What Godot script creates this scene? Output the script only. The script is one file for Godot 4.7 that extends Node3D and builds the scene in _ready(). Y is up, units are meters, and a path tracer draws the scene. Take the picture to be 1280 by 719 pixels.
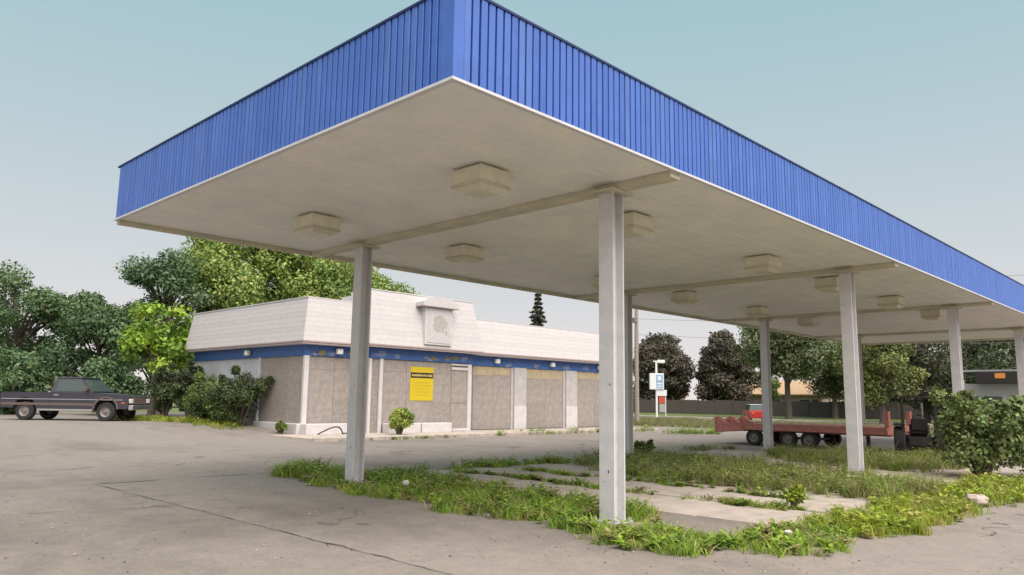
extends Node3D

# Vacant filling station: canopy on steel columns, boarded-up shop behind, weedy forecourt.
# World axes: +x runs along the long side of the canopy, -z runs from its front edge towards the shop.

const CANOPY_Y := 4.4
const CANOPY_LONG := 33.5
const CANOPY_DEEP := 8.48
const FASCIA := 0.914
const CLOCK := false

var M := {}
var used := {}
var rng := RandomNumberGenerator.new()
var bumps := FastNoiseLite.new()

# ------------------------------------------------------------------ helpers
func lin(r: float, g: float, b: float) -> Color:
	return Color(r, g, b).linear_to_srgb()

func numbered(called: String) -> String:
	if not used.has(called):
		used[called] = 0
		return called
	used[called] += 1
	return "%s_%03d" % [called, used[called]]

func thing(called: String, label: String, category: String, at := Vector3.ZERO, turn := 0.0, group := "") -> Node3D:
	var o := Node3D.new()
	o.name = numbered(called)
	add_child(o)
	o.position = at
	o.rotation.y = turn
	tag(o, label, category, group)
	return o

func tag(o: Node, label: String, category: String, group := "", kind := "") -> void:
	o.set_meta("label", label)
	o.set_meta("category", category)
	if group != "":
		o.set_meta("group", group)
	if kind != "":
		o.set_meta("kind", kind)

func new_st() -> SurfaceTool:
	var st := SurfaceTool.new()
	st.begin(Mesh.PRIMITIVE_TRIANGLES)
	st.set_smooth_group(-1)
	return st

func mesh_of(st: SurfaceTool) -> ArrayMesh:
	st.generate_normals()
	return st.commit()

func put(called: String, mesh: Mesh, m: Material, parent: Node, at := Vector3.ZERO) -> MeshInstance3D:
	var o := MeshInstance3D.new()
	o.name = called if parent != self else numbered(called)
	o.mesh = mesh
	o.material_override = m
	o.cast_shadow = GeometryInstance3D.SHADOW_CASTING_SETTING_ON
	parent.add_child(o, true)
	o.position = at
	return o

func obj(called: String, st: SurfaceTool, m: Material, parent: Node, at := Vector3.ZERO) -> MeshInstance3D:
	return put(called, mesh_of(st), m, parent, at)

func face(st: SurfaceTool, pts: Array, c: Vector3) -> void:
	# a flat convex face turned away from c
	var n: Vector3 = (pts[1] - pts[0]).cross(pts[2] - pts[0])
	var mid := Vector3.ZERO
	for q in pts:
		mid += q
	mid /= pts.size()
	var flip := n.dot(mid - c) > 0.0
	for i in range(1, pts.size() - 1):
		st.add_vertex(pts[0])
		if flip:
			st.add_vertex(pts[i + 1]); st.add_vertex(pts[i])
		else:
			st.add_vertex(pts[i]); st.add_vertex(pts[i + 1])

func hexa(st: SurfaceTool, a: Array, b: Array) -> void:
	# solid between two quads a (4 points) and b (4 points, same order)
	var c := Vector3.ZERO
	for i in 4:
		c += (a[i] + b[i]) / 8.0
	face(st, a, c)
	face(st, b, c)
	for i in 4:
		var j := (i + 1) % 4
		face(st, [a[i], a[j], b[j], b[i]], c)

func bx(st: SurfaceTool, x0: float, x1: float, y0: float, y1: float, z0: float, z1: float) -> void:
	hexa(st, [Vector3(x0, y0, z0), Vector3(x1, y0, z0), Vector3(x1, y0, z1), Vector3(x0, y0, z1)],
		[Vector3(x0, y1, z0), Vector3(x1, y1, z0), Vector3(x1, y1, z1), Vector3(x0, y1, z1)])

func cbx(st: SurfaceTool, x0: float, x1: float, y0: float, y1: float, z0: float, z1: float, b: float) -> void:
	# box with chamfered edges
	var c := Vector3(x0 + x1, y0 + y1, z0 + z1) / 2.0
	var h := Vector3(absf(x1 - x0), absf(y1 - y0), absf(z1 - z0)) / 2.0
	b = minf(b, minf(h.x, minf(h.y, h.z)) * 0.9)
	for ax in 3:
		var u := (ax + 1) % 3
		var v := (ax + 2) % 3
		for s in [-1.0, 1.0]:
			var quad := []
			for k in [[-1, -1], [1, -1], [1, 1], [-1, 1]]:
				var q := Vector3.ZERO
				q[ax] = s * h[ax]; q[u] = k[0] * (h[u] - b); q[v] = k[1] * (h[v] - b)
				quad.append(c + q)
			face(st, quad, c)
		for s in [[-1, -1], [1, -1], [1, 1], [-1, 1]]:
			var edge := []
			for k in [[-1.0, 0], [1.0, 0], [1.0, 1], [-1.0, 1]]:
				var q := Vector3.ZERO
				q[ax] = k[0] * (h[ax] - b)
				q[u] = s[0] * (h[u] - (b if k[1] == 1 else 0.0))
				q[v] = s[1] * (h[v] - (0.0 if k[1] == 1 else b))
				edge.append(c + q)
			face(st, edge, c)
	for sx in [-1, 1]:
		for sy in [-1, 1]:
			for sz in [-1, 1]:
				face(st, [c + Vector3(sx * h.x, sy * (h.y - b), sz * (h.z - b)), c + Vector3(sx * (h.x - b), sy * h.y, sz * (h.z - b)), c + Vector3(sx * (h.x - b), sy * (h.y - b), sz * h.z)], c)

func box(called: String, m: Material, parent: Node, x0: float, x1: float, y0: float, y1: float, z0: float, z1: float, b := 0.0) -> MeshInstance3D:
	var st := new_st()
	if b > 0.0:
		cbx(st, x0, x1, y0, y1, z0, z1, b)
	else:
		bx(st, x0, x1, y0, y1, z0, z1)
	return obj(called, st, m, parent)

func tube(st: SurfaceTool, path: Array, radii: Array, n := 8) -> void:
	# swept tube with capped ends
	var rings := []
	for i in path.size():
		var d: Vector3 = (path[mini(i + 1, path.size() - 1)] - path[maxi(i - 1, 0)]).normalized()
		var side := d.cross(Vector3.UP if absf(d.y) < 0.9 else Vector3.RIGHT).normalized()
		var up := side.cross(d)
		var ring := []
		for k in n:
			var a := TAU * k / n
			ring.append(path[i] + (side * cos(a) + up * sin(a)) * radii[i])
		rings.append(ring)
	for i in path.size() - 1:
		var c: Vector3 = (path[i] + path[i + 1]) / 2.0
		for k in n:
			var j := (k + 1) % n
			face(st, [rings[i][k], rings[i][j], rings[i + 1][j], rings[i + 1][k]], c)
	face(st, rings[0], path[1])
	face(st, rings[-1], path[-2])

func prism(st: SurfaceTool, poly: PackedVector2Array, z0: float, z1: float) -> void:
	# outline in x, y extruded along z (may be concave)
	if Geometry2D.is_polygon_clockwise(poly):
		poly.reverse()
	var tri := Geometry2D.triangulate_polygon(poly)
	for i in range(0, tri.size(), 3):
		for k in [0, 1, 2]:
			var q := poly[tri[i + k]]
			st.add_vertex(Vector3(q.x, q.y, z0))
		for k in [0, 2, 1]:
			var q := poly[tri[i + k]]
			st.add_vertex(Vector3(q.x, q.y, z1))
	for i in poly.size():
		var a := poly[i]
		var b := poly[(i + 1) % poly.size()]
		var p := [Vector3(a.x, a.y, z0), Vector3(b.x, b.y, z0), Vector3(b.x, b.y, z1), Vector3(a.x, a.y, z1)]
		for k in [0, 2, 1, 0, 3, 2]:
			st.add_vertex(p[k])

func lathe(st: SurfaceTool, prof: Array, n := 24) -> void:
	# profile of (radius, z) pairs turned about the z axis
	for i in prof.size() - 1:
		for k in n:
			var a0 := TAU * k / n
			var a1 := TAU * (k + 1) / n
			var r0: float = prof[i].x
			var r1: float = prof[i + 1].x
			var q := [Vector3(r0 * cos(a0), r0 * sin(a0), prof[i].y), Vector3(r0 * cos(a1), r0 * sin(a1), prof[i].y), Vector3(r1 * cos(a1), r1 * sin(a1), prof[i + 1].y), Vector3(r1 * cos(a0), r1 * sin(a0), prof[i + 1].y)]
			for t in [0, 1, 2, 0, 2, 3]:
				st.add_vertex(q[t])

func rise(x: float, z: float) -> float:
	# the yard climbs gently beside and behind the shop
	return 0.40 * smoothstep(18.0, 27.0, -z) * (1.0 - smoothstep(11.4, 13.2, x)) + 0.0

# ------------------------------------------------------------------ materials
func tex(base: Color, layers: Array, size := 512, warm := 0.0) -> ImageTexture:
	# layered noise around a base colour (linear); layers of [frequency, amount, octaves, stretch]
	var sum := PackedFloat32Array()
	sum.resize(size * size)
	for l in layers:
		var n := FastNoiseLite.new()
		n.seed = int(l[0] * 977.0) + 5
		n.noise_type = FastNoiseLite.TYPE_SIMPLEX_SMOOTH
		n.frequency = l[0]
		n.fractal_octaves = l[2]
		var im := n.get_seamless_image(size, size)
		im.convert(Image.FORMAT_L8)
		var d := im.get_data()
		var amt: float = l[1]
		for i in size * size:
			sum[i] += (d[i] - 127.5) / 127.5 * amt
	var lut := PackedByteArray()
	for k in 512:
		var v := maxf(0.02, 1.0 + (k - 256) / 256.0)
		var c := Color(base.r * v * (1.0 + warm * (v - 1.0)), base.g * v, base.b * v * (1.0 - warm * (v - 1.0))).linear_to_srgb()
		lut.append_array([int(clampf(c.r, 0, 1) * 255), int(clampf(c.g, 0, 1) * 255), int(clampf(c.b, 0, 1) * 255)])
	var out := PackedByteArray()
	out.resize(size * size * 3)
	for i in size * size:
		var k := clampi(int(256.0 + sum[i] * 256.0), 0, 511) * 3
		out[i * 3] = lut[k]; out[i * 3 + 1] = lut[k + 1]; out[i * 3 + 2] = lut[k + 2]
	return ImageTexture.create_from_image(Image.create_from_data(size, size, false, Image.FORMAT_RGB8, out))

func mat(called: String, c: Color, rough := 0.8, metal := 0.0) -> StandardMaterial3D:
	# c is a linear base colour
	var m := StandardMaterial3D.new()
	m.resource_name = called
	m.albedo_color = c.linear_to_srgb()
	m.roughness = rough
	m.metallic = metal
	m.cull_mode = BaseMaterial3D.CULL_DISABLED
	M[called] = m
	return m

func tmat(called: String, c: Color, layers: Array, metres: float, rough := 0.85, bump := 0.0, size := 512, warm := 0.0, stretch := Vector3.ONE) -> StandardMaterial3D:
	var m := mat(called, Color(1, 1, 1), rough)
	m.albedo_color = Color.WHITE
	m.albedo_texture = tex(c, layers, size, warm)
	m.uv1_triplanar = true
	m.uv1_world_triplanar = true
	m.uv1_scale = stretch / metres
	if bump > 0.0:
		m.heightmap_enabled = true
		m.heightmap_texture = m.albedo_texture
		m.heightmap_scale = bump
	return m

func make_materials() -> void:
	var a := tmat("asphalt", Color(0.238, 0.209, 0.188), [[0.006, 0.10, 3], [0.03, 0.12, 3], [0.16, 0.20, 2], [0.45, 0.25, 1]], 3.4, 0.93, 0.35, 1024, 0.15)
	a.vertex_color_use_as_albedo = true
	a = tmat("pad_asphalt", Color(0.258, 0.226, 0.203), [[0.006, 0.09, 3], [0.03, 0.10, 3], [0.16, 0.18, 2], [0.45, 0.25, 1]], 3.1, 0.93, 0.35, 1024, 0.15)
	a.vertex_color_use_as_albedo = true
	tmat("concrete", Color(0.45, 0.39, 0.345), [[0.012, 0.14, 4], [0.2, 0.10, 2], [0.5, 0.08, 1]], 3.1, 0.9, 0.25, 512, 0.2)
	tmat("concrete_worn", Color(0.41, 0.355, 0.315), [[0.014, 0.18, 4], [0.2, 0.12, 2], [0.5, 0.08, 1]], 2.7, 0.9, 0.25, 512, 0.2)
	tmat("crack_dirt", Color(0.125, 0.108, 0.088), [[0.1, 0.4, 3]], 0.7, 0.95, 0.0, 128)
	tmat("stain", Color(0.17, 0.148, 0.13), [[0.05, 0.3, 3], [0.4, 0.2, 1]], 0.8, 0.8, 0.0, 256)
	tmat("soil", Color(0.15, 0.14, 0.06), [[0.03, 0.3, 3], [0.3, 0.3, 2]], 1.3, 0.95, 0.5, 256)
	tmat("turf", Color(0.10, 0.135, 0.035), [[0.03, 0.3, 3], [0.3, 0.3, 2]], 3.0, 0.95, 0.5, 256)
	tmat("road_asphalt", Color(0.20, 0.19, 0.18), [[0.02, 0.1, 3], [0.4, 0.15, 1]], 4.0, 0.92, 0.0, 256)
	# canopy
	tmat("blue_paint", Color(0.06, 0.145, 0.50), [[0.008, 0.10, 3], [0.1, 0.04, 2]], 1.9, 0.42, 0.0, 256)
	tmat("blue_paint_faded", Color(0.074, 0.16, 0.50), [[0.012, 0.12, 3], [0.1, 0.04, 2]], 1.6, 0.46, 0.0, 256)
	tmat("blue_paint_deep", Color(0.052, 0.132, 0.475), [[0.012, 0.12, 3], [0.1, 0.04, 2]], 1.4, 0.40, 0.0, 256)
	mat("navy_backing", Color(0.012, 0.03, 0.12), 0.7)  # shade of the fascia grooves put into the colour; top cap shares it
	tmat("cream_metal", Color(0.82, 0.81, 0.765), [[0.006, 0.07, 3], [0.05, 0.04, 3]], 3.7, 0.55, 0.0, 512, 0.4)
	tmat("cream_dirty", Color(0.56, 0.52, 0.40), [[0.01, 0.14, 3], [0.1, 0.08, 3]], 1.7, 0.6, 0.0, 256, 0.4)
	tmat("lamp_housing", Color(0.66, 0.62, 0.50), [[0.02, 0.1, 3]], 0.9, 0.55, 0.0, 128, 0.4)
	tmat("lamp_lens", Color(0.62, 0.58, 0.46), [[0.05, 0.1, 3]], 0.5, 0.35, 0.0, 128, 0.4)
	tmat("white_steel", Color(0.60, 0.595, 0.615), [[0.01, 0.07, 3], [0.07, 0.05, 3]], 1.3, 0.45, 0.0, 512, 0.2)
	mat("rust", Color(0.13, 0.06, 0.03), 0.9)
	# shop
	tmat("white_shingle", Color(0.53, 0.505, 0.515), [[0.01, 0.06, 3], [0.12, 0.03, 2]], 1.7, 0.7, 0.0, 512, 0.2)
	tmat("white_shingle_b", Color(0.51, 0.485, 0.50), [[0.01, 0.06, 3], [0.12, 0.03, 2]], 1.5, 0.7, 0.0, 512, 0.2)
	tmat("white_paint", Color(0.56, 0.54, 0.545), [[0.01, 0.08, 3], [0.1, 0.05, 2]], 1.2, 0.6, 0.0, 256, 0.2)
	tmat("grey_paint", Color(0.43, 0.41, 0.41), [[0.01, 0.1, 3], [0.1, 0.06, 2]], 1.2, 0.65, 0.0, 256, 0.2)
	tmat("pale_block", Color(0.50, 0.51, 0.54), [[0.01, 0.08, 3], [0.12, 0.06, 2]], 1.6, 0.75, 0.15, 256)
	tmat("gutter_metal", Color(0.36, 0.29, 0.29), [[0.03, 0.12, 3]], 1.0, 0.5, 0.0, 128)
	tmat("band_blue", Color(0.045, 0.115, 0.34), [[0.02, 0.22, 4], [0.12, 0.15, 2]], 1.1, 0.6, 0.0, 256)
	tmat("plywood", Color(0.30, 0.265, 0.243), [[0.012, 0.16, 4], [0.09, 0.16, 3], [0.4, 0.14, 1]], 1.9, 0.85, 0.15, 512, 0.3)
	tmat("plywood_b", Color(0.275, 0.245, 0.225), [[0.014, 0.18, 4], [0.09, 0.18, 3], [0.4, 0.14, 1]], 1.6, 0.85, 0.15, 512, 0.3)
	tmat("plywood_fresh", Color(0.42, 0.345, 0.23), [[0.012, 0.14, 4], [0.1, 0.1, 3], [0.4, 0.1, 1]], 1.5, 0.8, 0.1, 256, 0.3)
	mat("sign_yellow", Color(0.56, 0.42, 0.012), 0.5)
	mat("sign_yellow_ink", Color(0.40, 0.28, 0.01), 0.55)
	mat("sign_black", Color(0.025, 0.018, 0.014), 0.5)
	mat("sign_letter", Color(0.72, 0.62, 0.22), 0.5)
	mat("lamp_white", Color(0.75, 0.75, 0.74), 0.4)
	tmat("peel_grey", Color(0.40, 0.375, 0.355), [[0.05, 0.2, 3]], 0.6, 0.8, 0.0, 128)
	tmat("peel_ochre", Color(0.21, 0.19, 0.10), [[0.05, 0.3, 3]], 0.6, 0.8, 0.0, 128)
	tmat("peel_pale", Color(0.19, 0.235, 0.36), [[0.05, 0.2, 3]], 0.6, 0.8, 0.0, 128)
	# vegetation
	for n in ["leaf", "grass"]:
		var lm := mat(n, Color(1, 1, 1), 0.6)
		lm.albedo_color = Color.WHITE
		lm.vertex_color_use_as_albedo = true
		lm.backlight_enabled = true
		lm.backlight = lin(0.22, 0.26, 0.07)
	var gm := mat("grit", Color(1, 1, 1), 0.9)
	gm.albedo_color = Color.WHITE
	gm.vertex_color_use_as_albedo = true
	tmat("bark", Color(0.11, 0.09, 0.075), [[0.05, 0.3, 3], [0.3, 0.2, 2]], 0.8, 0.95, 0.6, 256)
	tmat("pole_wood", Color(0.30, 0.255, 0.22), [[0.05, 0.2, 3], [0.3, 0.1, 2]], 1.0, 0.9, 0.2, 128)
	# vehicles and odds
	tmat("truck_navy", Color(0.016, 0.016, 0.03), [[0.03, 0.2, 3]], 1.5, 0.25, 0.0, 128).clearcoat_enabled = true
	mat("truck_trim", Color(0.12, 0.085, 0.075), 0.5)
	mat("glass_dark", Color(0.05, 0.075, 0.075), 0.08)
	mat("chrome", Color(0.6, 0.6, 0.62), 0.2, 0.9)
	mat("rubber", Color(0.022, 0.021, 0.021), 0.85)
	mat("rim_grey", Color(0.20, 0.18, 0.17), 0.55, 0.2)
	tmat("trailer_red", Color(0.43, 0.17, 0.14), [[0.02, 0.22, 4], [0.15, 0.15, 2]], 1.1, 0.65, 0.0, 256, 0.3)
	tmat("trailer_deck", Color(0.47, 0.28, 0.22), [[0.03, 0.25, 3], [0.2, 0.15, 2]], 0.9, 0.85, 0.0, 256, 0.3)
	tmat("machine_black", Color(0.020, 0.016, 0.016), [[0.05, 0.3, 3]], 0.9, 0.6, 0.0, 128)
	mat("car_red", Color(0.42, 0.03, 0.03), 0.3)
	mat("head_lamp", Color(0.7, 0.7, 0.68), 0.15)
	mat("tail_lamp", Color(0.5, 0.10, 0.02), 0.25)
	mat("sign_white", Color(0.70, 0.73, 0.76), 0.5)
	mat("sign_blue", Color(0.22, 0.38, 0.62), 0.5)
	mat("sign_red", Color(0.45, 0.07, 0.035), 0.55)
	mat("wire", Color(0.16, 0.15, 0.15), 0.7)
	tmat("tan_roof", Color(0.47, 0.32, 0.20), [[0.05, 0.15, 3]], 2.0, 0.9, 0.0, 128)
	tmat("tan_wall", Color(0.42, 0.33, 0.26), [[0.05, 0.15, 3]], 2.0, 0.9, 0.0, 128)
	tmat("dark_boards", Color(0.10, 0.083, 0.078), [[0.05, 0.3, 3]], 1.3, 0.9, 0.0, 128)
	tmat("far_grey", Color(0.33, 0.34, 0.35), [[0.05, 0.1, 3]], 2.0, 0.8, 0.0, 128)
	mat("orange_sign", Color(0.65, 0.25, 0.05), 0.5)
	mat("paper", Color(0.60, 0.58, 0.55), 0.8)
	mat("hose", Color(0.05, 0.045, 0.045), 0.7)

# ------------------------------------------------------------------ vegetation builders
func leaf_mesh(clumps: Array, per: int, size: float, cols: Array, shell := 0.4, flat := 0.0) -> ArrayMesh:
	# small folded leaves scattered through ellipsoid clumps of [centre, radii]
	var vs := PackedVector3Array()
	var ns := PackedVector3Array()
	var cs := PackedColorArray()
	var ix := PackedInt32Array()
	for cl in clumps:
		var r: Vector3 = cl[1]
		var share := rng.randf_range(0.8, 1.2)
		var base: Color = cols[rng.randi() % cols.size()]
		for i in int(per * share * 1.7):
			var d := Vector3(rng.randfn(), rng.randfn(), rng.randfn()).normalized()
			var q: Vector3 = cl[0] + d * r * pow(rng.randf(), shell) * rng.randf_range(0.85, 1.12)
			var n := (d * 0.7 + Vector3(rng.randfn(), rng.randfn(), rng.randfn()) * 0.5 + Vector3.UP * (0.25 + flat)).normalized()
			var t := n.cross(Vector3(rng.randfn(), rng.randfn() - 0.3, rng.randfn())).normalized()
			var b := n.cross(t)
			var l := size * rng.randf_range(0.45, 1.0) * (1.5 if rng.randf() < 0.12 else 1.0)
			var w := l * rng.randf_range(0.26, 0.36)
			var c := base * rng.randf_range(0.72, 1.28)
			c.r *= rng.randf_range(0.8, 1.18)
			c.a = 1.0
			var k := vs.size()
			var lift := n * w * 0.35
			vs.append(q); vs.append(q + t * l * 0.5 + b * w + lift); vs.append(q + t * l); vs.append(q + t * l * 0.5 - b * w + lift)
			for j in 4:
				ns.append(n); cs.append(c)
			ix.append_array([k, k + 1, k + 2, k, k + 2, k + 3])
	var ar := []
	ar.resize(Mesh.ARRAY_MAX)
	ar[Mesh.ARRAY_VERTEX] = vs
	ar[Mesh.ARRAY_NORMAL] = ns
	ar[Mesh.ARRAY_COLOR] = cs
	ar[Mesh.ARRAY_INDEX] = ix
	var m := ArrayMesh.new()
	m.add_surface_from_arrays(Mesh.PRIMITIVE_TRIANGLES, ar)
	return m

func tree(called: String, label: String, category: String, at: Vector3, h: float, r: float, crown_from: float, cols: Array, leaf: float, n_clumps: int, per: int, group: String, taper := 0.0) -> Node3D:
	var t := thing(called, label, category, at, rng.randf() * TAU, group)
	var tr := 0.022 * h + 0.06
	var st := new_st()
	var lean := Vector3(rng.randf_range(-0.3, 0.3), 0, rng.randf_range(-0.3, 0.3))
	var top := Vector3(lean.x, h * 0.8, lean.z)
	var fork := Vector3(lean.x * 0.3, crown_from + (h - crown_from) * 0.2, lean.z * 0.3)
	tube(st, [Vector3(0, -0.2, 0), Vector3(0, 0.25, 0), fork * 0.5, fork, top], [tr * 1.5, tr * 1.05, tr * 0.9, tr * 0.75, tr * 0.15], 8)
	var clumps := []
	var yc := (crown_from + h) / 2.0
	var hh := (h - crown_from) / 2.0
	var limbs := new_st()
	for i in n_clumps:
		var d := Vector3(rng.randfn(), rng.randfn(), rng.randfn()).normalized() * pow(rng.randf(), 0.33)
		var wide := 1.0 - taper * clampf(d.y * 0.5 + 0.5, 0.0, 1.0)
		var c := Vector3(d.x * r * 0.78 * wide, yc + d.y * hh * 0.85, d.z * r * 0.78 * wide)
		var cr := r * rng.randf_range(0.2, 0.38) * lerpf(1.0, wide, 0.6)
		clumps.append([c, Vector3(cr, cr * rng.randf_range(0.6, 0.85), cr)])
		var y0 := clampf(c.y - hh * 0.5, crown_from * 0.8, h * 0.7)
		var a := Vector3(lean.x * y0 / h, y0, lean.z * y0 / h)
		tube(limbs, [a, a.lerp(c, 0.5) + Vector3(0, 0.1 * r, 0), c], [tr * 0.38, tr * 0.22, tr * 0.06], 5)
	obj("trunk", st, M.bark, t)
	obj("limbs", limbs, M.bark, t)
	put("crown", leaf_mesh(clumps, per, leaf, cols), M.leaf, t)
	return t

func shrub(called: String, label: String, category: String, at: Vector3, r: Vector3, cols: Array, leaf: float, n_clumps: int, per: int, group := "") -> Node3D:
	var t := thing(called, label, category, at, rng.randf() * TAU, group)
	var st := new_st()
	var clumps := []
	for i in n_clumps:
		var d := Vector3(rng.randfn(), rng.randfn(), rng.randfn()).normalized() * pow(rng.randf(), 0.4)
		var c := Vector3(d.x * r.x * 0.75, r.y + d.y * r.y * 0.72, d.z * r.z * 0.75)
		var cr := minf(r.x, r.y) * rng.randf_range(0.26, 0.46)
		c.y = maxf(c.y, cr * 0.7)
		clumps.append([c, Vector3(cr, cr * rng.randf_range(0.8, 1.3), cr)])
		if i % 2 == 0:
			var tip := Vector3(d.x * r.x * rng.randf_range(0.95, 1.2), maxf(0.15, r.y + absf(d.y) * r.y * rng.randf_range(0.8, 1.25)), d.z * r.z * rng.randf_range(0.95, 1.2))
			clumps.append([tip, Vector3(cr, cr, cr) * 0.42])
			tube(st, [c, tip], [0.014, 0.004], 4)
		tube(st, [Vector3(c.x * 0.15, -0.05, c.z * 0.15), Vector3(c.x * 0.5, c.y * 0.55, c.z * 0.5), c], [0.03, 0.022, 0.008], 5)
	obj("stems", st, M.bark, t)
	put("foliage", leaf_mesh(clumps, per, leaf, cols), M.leaf, t)
	return t

func blade_clump(n: int, h: float, spread: float, wide: float) -> ArrayMesh:
	var vs := PackedVector3Array()
	var ns := PackedVector3Array()
	var ix := PackedInt32Array()
	for i in n:
		var a := rng.randf() * TAU
		var o := Vector3(cos(a), 0, sin(a)) * rng.randf() * spread
		var lean := Vector3(rng.randfn(), 0, rng.randfn()) * 0.5
		var hh := h * rng.randf_range(0.5, 1.15)
		var side := Vector3(-sin(a + 1.0), 0, cos(a + 1.0)) * wide
		var p1 := o + Vector3(lean.x * 0.35, 0.55, lean.z * 0.35) * hh
		var p2 := o + Vector3(lean.x * 1.2, 0.92, lean.z * 1.2) * hh
		var k := vs.size()
		var g := (p1 - o).cross(side)
		if g.y < 0.0:
			side = -side
			g = -g
		g = g.normalized()
		var g2 := (p2 - p1).cross(side).normalized()
		for q in [o - side, o + side, p1 - side * 0.8, p1 + side * 0.8, p2]:
			vs.append(q)
			ns.append(g2 if q == p2 else g)
		ix.append_array([k, k + 2, k + 1, k + 1, k + 2, k + 3, k + 2, k + 4, k + 3] if CLOCK else [k, k + 1, k + 2, k + 1, k + 3, k + 2, k + 2, k + 3, k + 4])
	return arrays(vs, ns, ix)

func weed_clump(n: int, h: float, leaf: float) -> ArrayMesh:
	# broad-leaved weed: short stalks with paired leaves
	var vs := PackedVector3Array()
	var ns := PackedVector3Array()
	var ix := PackedInt32Array()
	for i in n:
		var a := rng.randf() * TAU
		var tip := Vector3(cos(a) * 0.4, 1.0, sin(a) * 0.4) * h * rng.randf_range(0.5, 1.1)
		for j in 4:
			var q := tip * (0.3 + 0.23 * j)
			var b := a + j * 2.1
			var d := Vector3(cos(b), rng.randf_range(-0.1, 0.5), sin(b)).normalized() * leaf * rng.randf_range(0.6, 1.2)
			var s := d.cross(Vector3.UP).normalized() * leaf * 0.3
			var k := vs.size()
			var up := s.cross(d).normalized()
			for v in [q, q + d * 0.5 - s, q + d, q + d * 0.5 + s]:
				vs.append(v); ns.append(up)
			ix.append_array([k, k + 1, k + 2, k, k + 2, k + 3])
	return arrays(vs, ns, ix)

func arrays(vs: PackedVector3Array, ns: PackedVector3Array, ix: PackedInt32Array) -> ArrayMesh:
	var ar := []
	ar.resize(Mesh.ARRAY_MAX)
	ar[Mesh.ARRAY_VERTEX] = vs
	ar[Mesh.ARRAY_NORMAL] = ns
	ar[Mesh.ARRAY_INDEX] = ix
	var m := ArrayMesh.new()
	m.add_surface_from_arrays(Mesh.PRIMITIVE_TRIANGLES, ar)
	return m

func scatter(called: String, parent: Node, mesh: Mesh, spots: Array, cols: Array, s0: float, s1: float) -> void:
	var mm := MultiMesh.new()
	mm.transform_format = MultiMesh.TRANSFORM_3D
	mm.use_colors = true
	mm.mesh = mesh
	mm.instance_count = spots.size()
	for i in spots.size():
		var s: float = rng.randf_range(s0, s1) * spots[i][1]
		mm.set_instance_transform(i, Transform3D(Basis(Vector3.UP, rng.randf() * TAU).scaled(Vector3(s, s * rng.randf_range(0.8, 1.2), s)), spots[i][0]))
		var c: Color = cols[rng.randi() % cols.size()] * rng.randf_range(0.75, 1.25)
		c.a = 1.0
		mm.set_instance_color(i, c)
	var o := MultiMeshInstance3D.new()
	o.name = called
	o.multimesh = mm
	o.material_override = M.grass
	parent.add_child(o, true)

func weedy(called: String, label: String, poly: Array, density: float, tall: float, cols: Array, weeds := 0.25, thin := 0.35, soil := true) -> void:
	# a patch of unmown grass and weeds over an outline in x, z
	var pg := PackedVector2Array(poly)
	var t := thing(called, label, "grass")
	t.set_meta("kind", "stuff")
	var lo := pg[0]
	var hi := pg[0]
	for q in pg:
		lo = lo.min(q); hi = hi.max(q)
	var grass := []
	var broad := []
	var dry := []
	var n := int((hi.x - lo.x) * (hi.y - lo.y) * density)
	for i in n:
		var q := Vector2(rng.randf_range(lo.x, hi.x), rng.randf_range(lo.y, hi.y))
		var jit := q + Vector2(bumps.get_noise_2d(q.x * 40, q.y * 40), bumps.get_noise_2d(q.y * 40 + 300, q.x * 40)) * 0.5
		if not Geometry2D.is_point_in_polygon(jit, pg):
			continue
		var f := bumps.get_noise_2d(q.x * 22 + 91, q.y * 22) * 0.5 + 0.5
		if f < thin * rng.randf_range(0.6, 1.3):
			continue
		if minf(q.distance_to(Vector2(3.6, -0.85)), q.distance_to(Vector2(3.6, -6.6))) < 0.42:
			continue
		var s := lerpf(0.5, 1.25, f)
		var at := Vector3(q.x, rise(q.x, q.y) + 0.004, q.y)
		if rng.randf() < 0.05:
			dry.append([at, s])
		if rng.randf() < weeds * (1.4 - f):
			broad.append([at, s])
		else:
			grass.append([at, s])
	scatter("grass_blades", t, blade_clump(14, tall, 0.12, 0.007), grass, cols, 0.7, 1.3)
	scatter("dry_stalks", t, blade_clump(4, tall * 1.7, 0.05, 0.004), dry, [Color(0.30, 0.24, 0.13), Color(0.24, 0.18, 0.09), Color(0.34, 0.30, 0.18)], 0.6, 1.2)
	scatter("weed_leaves", t, weed_clump(7, tall * 0.9, 0.09), broad, cols, 0.7, 1.3)
	if soil:
		var st := new_st()
		var sm := PackedVector2Array()
		var inner := Geometry2D.offset_polygon(pg, -0.5)
		if inner.size() == 0:
			return
		pg = inner[0]
		for k in pg.size():
			var a := pg[k]
			var b := pg[(k + 1) % pg.size()]
			for j in 5:
				var q := a.lerp(b, j / 5.0)
				sm.append(q + Vector2(bumps.get_noise_2d(q.x * 60, q.y * 60), bumps.get_noise_2d(q.y * 60, q.x * 60 + 77)) * 0.35)
		var tri := Geometry2D.triangulate_polygon(sm)
		for k in tri:
			st.add_vertex(Vector3(sm[k].x, 0.014, sm[k].y))
		if tri.size() > 0:
			obj("soil", st, M.soil, t)

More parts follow.
